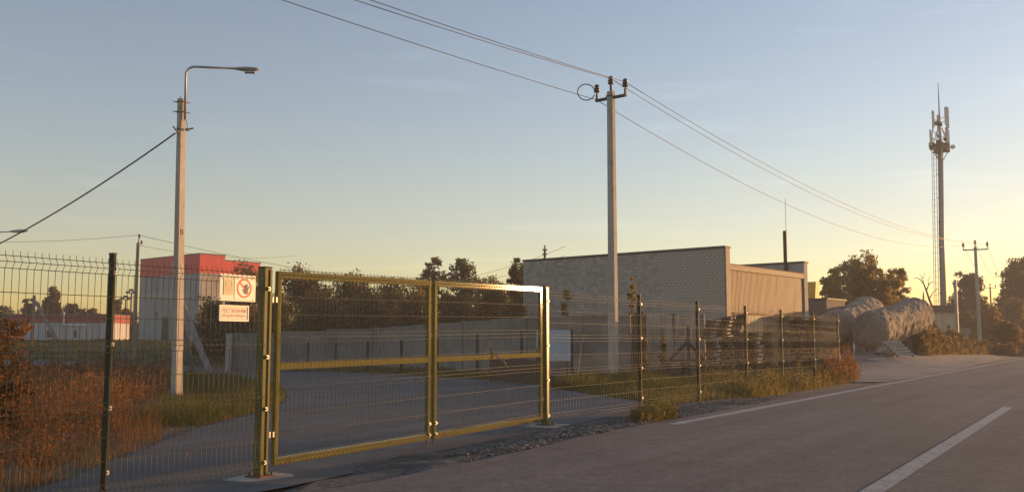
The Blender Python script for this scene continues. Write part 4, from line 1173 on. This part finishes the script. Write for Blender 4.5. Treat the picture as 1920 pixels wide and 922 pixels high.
YW = 104.0
w0 = at(204, 640, YW); w0.z = 1.25
wh = thing('white_building', 'low white building with a dull red roof band at the far left', 'building', w0, math.radians(2))
wW = 190 * YW / FPX; hWb = at(204, 590, YW).z - w0.z; zr = at(204, 605, YW).z - w0.z
MB().box((-wW/2, 3, zr/2 - .5), (wW, 6, zr + 1)).build('wall', M['whitewall'], wh)
MB().box((-wW/2, 2.98, (zr + hWb)/2), (wW + .02, 6.04, hWb - zr)).build('red_band', M['redband'], wh)
MB().box((-wW/2, 2.95, hWb + .05), (wW + .16, 6.2, .10)).build('roof_edge', M['flash'], wh)
MB().box((-.06, -.04, hWb/2 - .2), (.18, .12, hWb + .3)).build('corner_post', M['whiteframe'], wh)
for px0, px1 in ((88, 101), (138, 147)):
    xw = (px0 + px1)/2; x = (xw - 204) * YW / FPX; ww = (px1 - px0) * YW / FPX; zw = at(204, 625.5, YW).z - w0.z; hh = .98
    wd = MB().box((x, -.012, zw), (ww - .1, .05, hh - .1)).build('window', M['glass'], wh)
    fr = MB()
    for (dx, dz, sx, sz) in ((0, hh/2 - .03, ww, .07), (0, -hh/2 + .03, ww, .07), (-ww/2 + .035, 0, .07, hh - .13), (ww/2 - .035, 0, .07, hh - .13)): fr.box((x + dx, -.04, zw + dz), (sx, .07, sz))
    fr.build('frame', M['whiteframe'], wd)
xp = (121 - 204) * YW / FPX; zp = at(121, 609, YW).z - w0.z
MB().tube([(xp, -.16, hWb + .25), (xp, -.16, zp + .1), (xp + .1, -.16, zp), (xp + 2.5, -.16, zp - .02)], .10, 8).build('flue_pipe', M['whiteframe'], wh)

# ------------------------------------------------------------------ trees and shrubs
def leaves(nr, centers, sig, n, size, squash=1.0):
    c = centers[nr.randint(0, len(centers), n)]
    pos = c + nr.normal(0, 1, (n, 3)) * sig * np.array([1, 1, .8 * squash])
    a = nr.normal(0, 1, (n, 3)); a /= np.linalg.norm(a, axis=1)[:, None]
    r = nr.normal(0, 1, (n, 3)); bvec = np.cross(a, r); bvec /= np.linalg.norm(bvec, axis=1)[:, None]
    s = size * nr.uniform(.6, 1.4, (n, 1))
    return np.stack([pos - a * s, pos + bvec * s * .42, pos + a * s, pos - bvec * s * .42], 1)

def tree(name, label, base, blobs, nclus, nleaf, size, m, seed, group=None, trunk=.14, sig=.16, cat='tree', limbs=14, tz_=None, W=None):
    nr = np.random.RandomState(seed); base = Vector(base)
    r = thing(name, label, cat, base, 0, group)
    cs = []; tot = sum((b[3] * b[4] * b[5]) ** (1/1.5) for b in blobs)
    for (x, y, z, rx, ry, rz) in blobs:
        k = max(3, int(nclus * (rx * ry * rz) ** (1/1.5) / tot))
        d = nr.normal(0, 1, (k, 3)); d /= np.linalg.norm(d, axis=1)[:, None]
        d *= nr.uniform(.15, 1, (k, 1)) ** .45
        cs.append(np.array([x, y, z]) + d * np.array([rx, ry, rz]))
    cs = np.concatenate(cs)
    mean = np.mean([b[3] for b in blobs]) if W is None else W * .75
    per = nr.uniform(.5, 1.6, len(cs)); per /= per.sum()
    ci = nr.choice(len(cs), nleaf, p=per)
    n = nleaf
    csig = nr.uniform(.6, 1.3, len(cs))
    pos = cs[ci] + np.clip(nr.normal(0, 1, (n, 3)), -1.5, 1.5) * sig * mean * np.array([1, 1, .75]) * csig[ci][:, None]
    pos[:, 2] = np.maximum(pos[:, 2], .03)
    a = nr.normal(0, 1, (n, 3)); a /= np.linalg.norm(a, axis=1)[:, None]
    q = nr.normal(0, 1, (n, 3)); b2 = np.cross(a, q); b2 /= np.linalg.norm(b2, axis=1)[:, None]
    s = size * nr.uniform(.55, 1.35, (n, 1))
    V = np.stack([pos - a * s, pos + b2 * s * .45, pos + a * s, pos - b2 * s * .45], 1)
    quads('crown', V, m, r)
    b = MB(); ztop = tz_ or max(q[2] for q in blobs)
    b.tube([(0, 0, -.2), (.06, .02, ztop * .4), (.0, .05, ztop * .8), (.03, 0, ztop)], [trunk, trunk * .75, trunk * .45, trunk * .15], 7)
    for i in nr.choice(len(cs), min(limbs, len(cs)), replace=False):
        c = cs[i]; z0 = max(.2, min(c[2] * .6, ztop * .8)); p0 = Vector((.03, .02, z0)); p1 = Vector(c)
        mid = p0.lerp(p1, .5) + Vector((0, 0, -.08 * (p1 - p0).length))
        b.tube([p0, mid, p1], [trunk * .4, trunk * .25, trunk * .08], 5, cap=False)
    b.build('trunk', M['bark'], r)
    return r

def ptree(name, label, px, Y, ytop, half, m, seed, lobes=5, ybot=None, nclus=50, nleaf=6000, size=None, group=None, tall=1.0, sig=.2, cat='tree', trunk=.13):
    g_ = gp(px, Y); H = at(px, ytop, Y).z - g_.z; W = half * Y / FPX
    zb_ = 0.1 * H if ybot is None else max(.1, at(px, ybot, Y).z - g_.z)
    nr = np.random.RandomState(seed + 500); bl_ = []
    n = lobes
    for i in range(n):
        f = (i + .5) / n
        zz_ = zb_ + (H - zb_) * (.25 + .62 * f); rad = W * (.62 - .26 * f * min(tall, 1.0)) * nr.uniform(.75, 1.2)
        ang = nr.uniform(0, 6.28); off = W * (.48 * (1 - f * .75)) * nr.uniform(.5, 1.1)
        bl_.append((off * math.cos(ang) * 1.1, off * math.sin(ang) * .8, zz_, rad, rad * .85, min((H - zb_) * .24, rad * 1.2) * nr.uniform(.85, 1.1)))
    bl_.append((0, 0, zb_ + (H - zb_) * .35, W * .85, W * .7, (H - zb_) * .30))
    for q_ in (-.34, .05, .38): bl_.append((W * (q_ + nr.uniform(-.12, .12)), W * nr.uniform(-.3, .3), H - (H - zb_) * (.15 + .35 * abs(q_) + nr.uniform(0, .06)), W * .3, W * .3, (H - zb_) * .14))
    bl_.append((0, 0, zb_ + (H - zb_) * .18, W * .9, W * .7, (H - zb_) * .2))
    return tree(name, label, g_, bl_, int(nclus * 2.6), int(nleaf * 1.5), size or max(.06, Y * .0018), m, seed, group, trunk=trunk, sig=sig, cat=cat, W=W)

GT = 'trees behind the concrete wall'
ptree('tree', 'brown leafed tree standing before the red building', 455, 66, 484, 48, M['lf_brown'], 1, 6, nleaf=7000, group=GT)
ptree('tree', 'olive brown tree right above the left gate hinge', 566, 64, 489, 66, M['lf_brown'], 2, 7, nleaf=8500, group=GT, nclus=60)
ptree('tree', 'broad olive tree right of the hinge side tree, above the left gate leaf', 650, 66, 518, 76, M['lf_olive'], 3, 7, nleaf=9000, group=GT, nclus=60)
ptree('tree', 'low olive tree left of the gate centre stiles', 737, 68, 522, 68, M['lf_olive'], 4, 6, nleaf=7500, group=GT)
ptree('tree', 'tall airy tree with pale twigs above the gate centre', 808, 70, 472, 50, M['lf_brown'], 5, 8, nleaf=5200, group=GT, nclus=40, tall=1.3, sig=.15)
ptree('tree', 'dark round topped tree right of the airy tree above the gate', 873, 71, 484, 50, M['lf_dark'], 6, 7, nleaf=8000, group=GT, tall=.7)
ptree('tree', 'small pointed tree between the dark round tree and the brick shed', 926, 68, 506, 44, M['lf_olive'], 7, 5, nleaf=5500, group=GT)
ptree('tree', 'slender pointed tree touching the left end of the brick shed', 972, 60, 472, 30, M['lf_olive'], 8, 7, nleaf=6500, group=GT, tall=1.5)
for i, (px, Y, yt, hw, mm) in enumerate(((515, 58, 548, 52, 'lf_dark'), (600, 57, 546, 60, 'lf_olive'), (690, 57, 545, 62, 'lf_olive'), (775, 55, 545, 56, 'lf_olive'), (850, 54, 540, 52, 'lf_olive'), (920, 52, 540, 50, 'lf_olive'), (965, 47, 555, 34, 'lf_olive'), (400, 62, 560, 45, 'lf_dark'))):
    ptree('shrub', ('dark shrub behind the thick gate post', 'first olive shrub over the concrete wall, right of the gate hinges', 'second olive shrub over the concrete wall, left gate leaf middle', 'third olive shrub over the concrete wall, at the gate centre', 'fourth olive shrub over the concrete wall, right gate leaf', 'fifth olive shrub over the concrete wall, right gate leaf middle', 'last olive shrub over the concrete wall against the brick shed', 'dark shrub at the foot of the red building')[i],
        px, Y, yt, hw, M[mm], 20 + i, 5, nleaf=6500, group='shrubs along the concrete wall', cat='shrub', trunk=.07, sig=.26)
ptree('poplar', 'slim yellowish sapling against the brick shed, nearer its left end', 1061, 43, 520, 13, M['lf_gold'], 40, 5, nleaf=900, tall=.8, cat='sapling', trunk=.04, nclus=16)
ptree('poplar', 'slim yellowish sapling against the brick shed, right of the tall pole', 1186, 42, 508, 13, M['lf_gold'], 41, 6, nleaf=1100, tall=.8, cat='sapling', trunk=.04, nclus=18)
ptree('shrub', 'little green vine shrub beside the upright planks', 1208, 34.8, 622, 9, M['lf_gold'], 42, 4, nleaf=500, cat='shrub', trunk=.02, nclus=14, size=.06)
ptree('shrub', 'little shrub growing before the middle of the corrugated screen', 1243, 35.2, 622, 10, M['lf_dark'], 43, 4, nleaf=350, cat='shrub', trunk=.02, nclus=14, size=.06)
# far left
FG = 'trees behind the white building'
ptree('conifer', 'orange lit tall conifer behind the white building', 92, 118, 536, 25, M['lf_rust'], 50, 8, nleaf=5000, tall=1.7, group=FG)
ptree('tree', 'small dark tree left of the orange conifer', 52, 116, 553, 16, M['lf_dark'], 51, 5, nleaf=2500, group=FG)
ptree('tree', 'low orange tree right of the orange conifer', 135, 118, 566, 22, M['lf_rust'], 52, 5, nleaf=2500, group=FG)
ptree('tree', 'low tree over the white building roof, near its right end', 172, 120, 572, 20, M['lf_brown'], 53, 5, nleaf=2500, group=FG)
ptree('tree', 'pointed orange tree behind the old slim pole', 213, 120, 556, 14, M['lf_rust'], 54, 6, nleaf=2200, tall=1.5, group=FG)
ptree('tree', 'dark brown thicket tree between the white and the red building', 235, 112, 578, 32, M['lf_brown'], 55, 5, nleaf=4500, group=FG, ybot=638)
ptree('tree', 'low dark tree at the left frame edge behind the white building', 8, 120, 575, 26, M['lf_dark'], 56, 5, nleaf=2500, group=FG)
# right side
ptree('tree', 'broad sunlit tree behind the two shrouded tanks', 1626, 76, 474, 80, M['lf_gold'], 60, 14, nleaf=20000, nclus=120, sig=.10, size=.14)
ptree('tree', 'smaller sunlit tree left of the broad tree behind the tanks', 1566, 73, 490, 40, M['lf_gold'], 61, 8, nleaf=7000, nclus=55, sig=.14, size=.14)
ptree('tree', 'small sunlit tree right of the broad tree behind the tanks', 1682, 79, 494, 34, M['lf_gold'], 62, 8, nleaf=5500, nclus=50, sig=.14, size=.14)
ptree('tree', 'dark tree behind the hut and the right power pole', 1822, 128, 494, 40, M['lf_dark'], 63, 9, nleaf=10000, nclus=70, sig=.15, size=.23)
ptree('tree', 'large dark tree at the right edge of the frame', 1915, 122, 476, 44, M['lf_dark'], 64, 10, nleaf=13000, nclus=80, sig=.16, size=.2)
ptree('tree', 'tree beyond the right edge, behind the large dark tree', 1985, 118, 470, 50, M['lf_dark'], 65, 8, nleaf=6000, nclus=50, size=.25)
RG = 'shrubs along the far roadside'
for i, (px, Y, yt, hw, mm, lb) in enumerate(((1744, 72, 596, 16, 'lf_olive', 'shrub between the nearer shrouded tank and the hut'), (1812, 104, 578, 26, 'lf_olive', 'dark shrub right of the hut, left of the power pole'), (1856, 106, 572, 32, 'lf_brown', 'brownish shrub right of the power pole foot'), (1902, 110, 562, 36, 'lf_olive', 'olive shrub at the right frame edge below the dark tree'), (1888, 84, 604, 34, 'lf_brown', 'broad brown shrub above the far roadside weeds'), (1790, 72, 622, 26, 'lf_olive', 'low olive shrub before the hut'))):
    ptree('shrub', lb, px, Y, yt, hw, M[mm], 70 + i, 7, nleaf=5000, cat='shrub', trunk=.06, sig=.16, group=RG, nclus=70, tall=.5)
# leafless tree
bt = gp(1735, 104)
r = thing('bare_tree', 'leafless crooked tree between the tanks and the antenna tower', 'tree', bt, 0)
b = MB(); nrb = random.Random(8)
def P(px, py): return at(px, py, 104) - bt
def tp(pts, r0, r1): b.tube([P(*q) for q in pts], [r0 + (r1 - r0) * i / (len(pts) - 1) for i in range(len(pts))], 6)
tp([(1752, 640), (1748, 575), (1742, 560), (1737, 545), (1732, 532), (1726, 524)], .16, .05)
tp([(1737, 545), (1741, 534), (1747, 528)], .07, .03); tp([(1732, 532), (1730, 522), (1733, 514)], .05, .02); tp([(1726, 524), (1718, 520), (1712, 522)], .05, .015); tp([(1741, 534), (1740, 524), (1744, 517)], .04, .015)
tp([(1742, 560), (1750, 548), (1757, 542)], .06, .02); tp([(1730, 522), (1724, 514)], .03, .012); tp([(1747, 528), (1752, 530)], .03, .01); tp([(1733, 514), (1736, 508)], .02, .01)
b.build('limbs', M['bark'], r)
MB().tube([P(1732, 600), P(1731.5, 556), P(1731, 546)], [.1, .09, .03], 5).build('dead_stem', M['bark'], r)

# foreground bush at the left edge
bb_ = gp(0, 14.2)
tree('bush', 'russet leafed bush at the left edge behind the fence', (bb_.x - .35, bb_.y, bb_.z), [(-.1, 0, .7, .75, .6, .65), (.15, 0, 1.25, .62, .5, .5), (-.3, .1, 1.45, .55, .5, .45), (.45, -.1, .45, .5, .45, .4), (0, 0, .35, .8, .6, .35)], 95, 8500, .045, M['lf_rust'], 90, trunk=.04, sig=.2, cat='bush', limbs=30)

# far wood closing the horizon, outside the sun's path
nr = np.random.RandomState(77); cs = []
for px in np.arange(-260, 1965, 5.0):
    Y = 205 + 18 * math.sin(px * .013) ; hgt = 5.0 + 2.2 * math.sin(px * .021) + 1.6 * math.sin(px * .057 + 1)
    if px > 1690 and px < 1775: hgt *= .55
    q = at(px, 640, Y)
    for j in range(5): cs.append((q.x + nr.uniform(-1.5, 1.5), Y + nr.uniform(-5, 5), nr.uniform(.3, 1.0) * hgt))
cs = np.array(cs)
V = leaves(nr, cs, 1.0, 60000, .42)
stuff(quads('far_wood', V, M['lf_dark']), 'dark far wood along the horizon', 'wood')

# ------------------------------------------------------------------ grass and weeds
def inside(poly, P_):
    x, y = P_[:, 0], P_[:, 1]; c = np.zeros(len(P_), bool); j = len(poly) - 1
    for i in range(len(poly)):
        xi, yi = poly[i][:2]; xj, yj = poly[j][:2]
        m_ = ((yi > y) != (yj > y)) & (x < (xj - xi) * (y - yi) / (yj - yi + 1e-12) + xi)
        c ^= m_; j = i
    return c
def blades(name, label, poly, n, h, w, m, seed, clump=0.0, nclump=0, near=1.5, lean=.35, tuft=.0, cat='grass', hk=None):
    nr = np.random.RandomState(seed); poly = [(p[0], p[1]) for p in poly]; pa = np.array(poly)
    out = []; tot = 0
    # draw more blades close to the camera, fewer but broader ones far off
    while tot < n:
        P_ = nr.uniform(pa.min(0), pa.max(0), (n * 3, 2)); d = np.hypot(P_[:, 0], P_[:, 1])
        keep = nr.uniform(0, 1, len(P_)) < np.clip((d.min() / d) ** near, .0, 1)
        P_ = P_[keep]; P_ = P_[inside(poly, P_)]
        out.append(P_); tot += len(P_)
        if len(P_) == 0: break
    P_ = np.concatenate(out)[:n]
    if nclump:
        cidx = nr.randint(0, len(P_), nclump); who = nr.randint(0, nclump, len(P_)); use = nr.uniform(0, 1, len(P_)) < clump
        q = P_[cidx][who] + nr.normal(0, tuft, (len(P_), 2)) * np.hypot(P_[cidx][who][:, 0], P_[cidx][who][:, 1])[:, None] / 15
        P_ = np.where(use[:, None], q, P_); 
        hc = nr.uniform(.6, 1.35, nclump)[who]; hm = np.where(use, hc, nr.uniform(.35, .8, len(P_)))
        ok = inside(poly, P_); P_ = P_[ok]; hm = hm[ok]
    else: hm = np.ones(len(P_))
    N = len(P_); z = gz(P_[:, 0], P_[:, 1]) - .01
    patch = .7 + .5 * (np.sin(P_[:, 0] * 1.7 + seed) * np.sin(P_[:, 1] * 1.1 + 2 * seed))
    hh = h * nr.uniform(.45, 1.15, N) * hm * np.clip(patch, .35, 1.3)
    if hk is not None: hh = hh * hk(P_)
    d = np.hypot(P_[:, 0], P_[:, 1]); ww = w * np.maximum(1, d / 14) * nr.uniform(.6, 1.4, N)
    a = nr.uniform(0, 2*np.pi, N); ux, uy = np.cos(a), np.sin(a)
    la = nr.uniform(0, 2*np.pi, N); ln = hh * nr.uniform(0, lean * 2, N)
    b0 = np.stack([P_[:, 0], P_[:, 1], z], 1); side = np.stack([ux, uy, 0*ux], 1) * ww[:, None]
    mid = b0 + np.stack([np.cos(la) * ln * .3, np.sin(la) * ln * .3, hh * .55], 1)
    tip = b0 + np.stack([np.cos(la) * ln, np.sin(la) * ln, hh], 1)
    V1 = np.stack([b0 - side * .5, b0 + side * .5, mid + side * .42, mid - side * .42], 1)
    V2 = np.stack([mid - side * .42, mid + side * .42, tip + side * .08, tip - side * .08], 1)
    o = quads(name, np.concatenate([V1, V2]), m)
    return stuff(o, label, cat)

def weeds(name, label, poly, nplants, h, m, seed, leaf=.03, per=26, cat='weeds', near=1.2):
    nr = np.random.RandomState(seed); poly = [(p[0], p[1]) for p in poly]; pa = np.array(poly)
    P_ = nr.uniform(pa.min(0), pa.max(0), (nplants * 12, 2)); d = np.hypot(P_[:, 0], P_[:, 1])
    P_ = P_[nr.uniform(0, 1, len(P_)) < (d.min() / d) ** near]; P_ = P_[inside(poly, P_)][:nplants]
    N = len(P_); z = gz(P_[:, 0], P_[:, 1]); d = np.hypot(P_[:, 0], P_[:, 1]); k = np.maximum(1, d / 16)
    hh = h * nr.uniform(.45, 1.2, N) * np.clip(.8 + .5 * np.sin(P_[:, 0] * .9 + seed) * np.sin(P_[:, 1] * .7), .4, 1.3)
    la = nr.uniform(0, 6.28, N); ln = nr.uniform(0, .25, N) * hh
    top = np.stack([P_[:, 0] + np.cos(la) * ln, P_[:, 1] + np.sin(la) * ln, z + hh], 1); b0 = np.stack([P_[:, 0], P_[:, 1], z - .02], 1)
    sd = np.stack([np.cos(la + 1.6), np.sin(la + 1.6), 0*la], 1) * (.004 * k)[:, None]
    Vs = [np.stack([b0 - sd, b0 + sd, top + sd * .5, top - sd * .5], 1)]
    for j in range(per):
        f = nr.uniform(.12, 1.0, N) ** .7; c = b0 + (top - b0) * f[:, None]
        spread = hh * .20 * (1.15 - f) + .015
        c = c + nr.normal(0, 1, (N, 3)) * spread[:, None] * np.array([1, 1, .5])
        c[:, 2] = np.maximum(c[:, 2], z + .01)
        a = nr.normal(0, 1, (N, 3)); a[:, 2] += .6; a /= np.linalg.norm(a, axis=1)[:, None]; q = nr.normal(0, 1, (N, 3)); b2 = np.cross(a, q); b2 /= np.linalg.norm(b2, axis=1)[:, None]
        s = (leaf * k * nr.uniform(.5, 1.4, N))[:, None]
        Vs.append(np.stack([c - a * s, c + b2 * s * .35, c + a * s, c - b2 * s * .35], 1))
    return stuff(quads(name, np.concatenate(Vs), m), label, cat)

lp = [G(*p) for p in dl]                          # driveway's left edge = the patch's front edge
left_patch = [Vector((p.x, p.y, 0)) for p in drive_left[:-1]] + [G(-250, 690), Vector((-14, 12, 0)), Vector((-10, 5.5, 0)), Vector((-5.6, 5.2, 0))]
blades('dry_grass', 'dry russet grass left of the driveway', left_patch, 42000, .30, .006, M['gr_dry'], 1, clump=.7, nclump=700, tuft=.14, hk=lambda P_: np.where(P_[:, 0] / P_[:, 1] < -.36, 1.25, .75))
blades('mixed_grass', 'olive and yellow grass tufts among the russet grass left of the driveway', left_patch, 16000, .24, .007, M['gr_mix'], 21, clump=.85, nclump=90, tuft=.30)
green_patch = [G(*p) for p in ((300, 800), (380, 799), (475, 774), (528, 753), (538, 739), (520, 723), (470, 714), (345, 701), (322, 712), (330, 745), (280, 770), (230, 800), (250, 820))]
blades('green_grass', 'green grass around the street lamp foot', green_patch, 26000, .26, .007, M['gr_green'], 2, clump=.6, nclump=500, tuft=.15)
weed_patch = [G(*p) for p in ((0, 905), (120, 880), (230, 820), (240, 770), (315, 742), (318, 712), (200, 703), (0, 700), (-200, 705), (-300, 800), (-150, 930))]
weeds('dry_weeds', 'dry russet weeds behind the left fence', weed_patch, 2600, .62, M['gr_dry'], 3, leaf=.026, per=30)
right_patch = [G(*p) for p in ((1022, 724), (1100, 737), (1195, 750), (1225, 765), (1300, 752), (1420, 745), (1480, 737), (1600, 716), (1612, 712), (1575, 692), (1500, 695), (1350, 700), (1200, 702), (1100, 706), (1020, 715))]
blades('verge_grass', 'green and yellow grass along the fence before the pallets', right_patch, 46000, .28, .008, M['gr_mix'], 4, clump=.65, nclump=900, tuft=.14, near=1.0)
gp2 = [G(*p) for p in ((1040, 727), (1195, 750), (1225, 764), (1320, 750), (1330, 722), (1200, 708), (1080, 712))]
blades('verge_grass', 'greener grass between the tall pole and the fence post', gp2, 22000, .32, .008, M['gr_green'], 5, clump=.6, nclump=400, tuft=.14, near=1.0)
wp2 = [G(*p) for p in ((1300, 738), (1420, 744), (1500, 733), (1600, 714), (1590, 700), (1500, 700), (1380, 706), (1320, 712))]
weeds('verge_weeds', 'yellowish weeds between the fence posts and the road', wp2, 800, .46, M['gr_mix'], 6, leaf=.022, per=30, near=.6)
wp3 = [G(*p) for p in ((1548, 722), (1606, 714), (1600, 703), (1560, 700))]
weeds('russet_weeds', 'russet weed clump at the end post of the fence', wp3, 150, .8, M['gr_dry'], 7, leaf=.022, per=44, near=.3)
tufts = [G(*p) for p in ((1178, 792), (1200, 776), (1262, 776), (1268, 784), (1215, 792))]
weeds('creeping_weeds', 'low creeping weed patch at the asphalt edge', tufts, 240, .16, M['gr_mix'], 8, leaf=.026, per=24, near=.3)
# far strips
strip_l = [G(*p) for p in ((-250, 674), (60, 675), (200, 679), (340, 684), (430, 689), (440, 680))] + [Vector((-18, 66, 0)), Vector((-26, 84, 0)), Vector((-40, 90, 0)), Vector((-66, 92, 0))]
blades('bank_grass', 'dull green grass bank before the white and red buildings', strip_l, 26000, .28, .012, M['gr_green'], 9, clump=.3, nclump=300, tuft=.2, near=.6)
strip_w = [G(*p) for p in ((455, 690), (700, 698), (900, 710), (1010, 718))] + [WP[2] + Vector((0, -.3, 0)), WP[1] + Vector((0, -.3, 0)), WP[0] + Vector((0, -.3, 0))]
blades('wall_grass', 'dull grass strip along the foot of the concrete wall', strip_w, 14000, .24, .010, M['gr_mix'], 10, clump=.4, nclump=200, tuft=.2, near=.6)
far_v = [G(*p) for p in ((1735, 668), (1800, 664.5), (1860, 663.5), (1905, 668), (1960, 662))] + [Vector((54, 86, 0)), Vector((40, 84, 0)), Vector((32, 78, 0)), Vector((29, 72, 0))]
weeds('roadside_weeds', 'tall brown dry weeds along the far roadside', far_v, 3400, 1.1, M['gr_far'], 11, leaf=.045, per=22, near=.3)
blades('roadside_grass', 'brownish tall grass along the far roadside', far_v, 26000, .8, .012, M['gr_mix'], 12, near=.3)

# ------------------------------------------------------------------ loose stones
nr = np.random.RandomState(5)
ico = bmesh.new(); bmesh.ops.create_icosphere(ico, subdivisions=1, radius=1); iv = np.array([v.co[:] for v in ico.verts]); iff = np.array([[v.index for v in f.verts] for f in ico.faces]); ico.free()
def stones(name, label, poly, n, smin, smax, seed, near=1.5, line=None):
    nr = np.random.RandomState(seed); poly = [(p[0], p[1]) for p in poly]; pa = np.array(poly)
    P_ = nr.uniform(pa.min(0), pa.max(0), (n * 40, 2)); d = np.hypot(P_[:, 0], P_[:, 1]); P_ = P_[nr.uniform(0, 1, len(P_)) < (d.min() / d) ** near]
    P_ = P_[inside(poly, P_)]
    pn = np.sin(P_[:, 0] * 2.3 + seed) * np.sin(P_[:, 1] * 1.9) + nr.uniform(-.9, .9, len(P_)); P_ = P_[pn > -.1][:n]
    N = len(P_); s = smin + (smax - smin) * nr.uniform(0, 1, N) ** 3
    V = iv[None] * (1 + nr.uniform(-.28, .28, (N, len(iv), 1))) * s[:, None, None] * np.stack([nr.uniform(.7, 1.5, N), nr.uniform(.7, 1.5, N), nr.uniform(.35, .75, N)], 1)[:, None, :]
    V[:, :, 0] += P_[:, 0, None]; V[:, :, 1] += P_[:, 1, None]; V[:, :, 2] += (gz(P_[:, 0], P_[:, 1]) + .010)[:, None] + s[:, None] * .15
    Fc = (iff[None] + (np.arange(N) * len(iv))[:, None, None]).reshape(-1, 3)
    me = bpy.data.meshes.new(name); me.from_pydata(V.reshape(-1, 3).tolist(), [], Fc.tolist())
    return stuff(link(name, me, M['stone']), label, 'stones')
stones('loose_stones', 'loose crushed stones between the gate and the asphalt', ap_w, 9000, .004, .02, 3, near=1.0)
st2 = [G(*p) for p in ((1210, 778), (1290, 757), (1400, 749), (1470, 742), (1440, 752), (1280, 783))]
stones('loose_stones', 'pale loose stones in front of the greener verge grass', st2, 3600, .008, .026, 4, near=.4)
st3 = [G(*p) for p in ((820, 858), (1000, 815), (1200, 778), (1230, 790), (1060, 826), (880, 866))]
stones('loose_stones', 'pale stone chips in front of the right gate post', st3, 3800, .006, .026, 6, near=.4)

# ------------------------------------------------------------------ evening haze
hz = MB().box((-34, 97, 18.2), (316, 290, 39.6)).build('haze', None)
hz['kind'] = 'stuff'
hm = bpy.data.materials.new('haze'); hm.use_nodes = True
hn, hl = hm.node_tree.nodes, hm.node_tree.links
hn.remove(hn['Principled BSDF'])
hv = hn.new('ShaderNodeVolumePrincipled'); hv.inputs['Color'].default_value = (1.0, .985, .96, 1); hv.inputs['Density'].default_value = .0012; hv.inputs['Anisotropy'].default_value = .1
hl.new(hv.outputs[0], hn['Material Output'].inputs['Volume'])
hz.data.materials.append(hm)
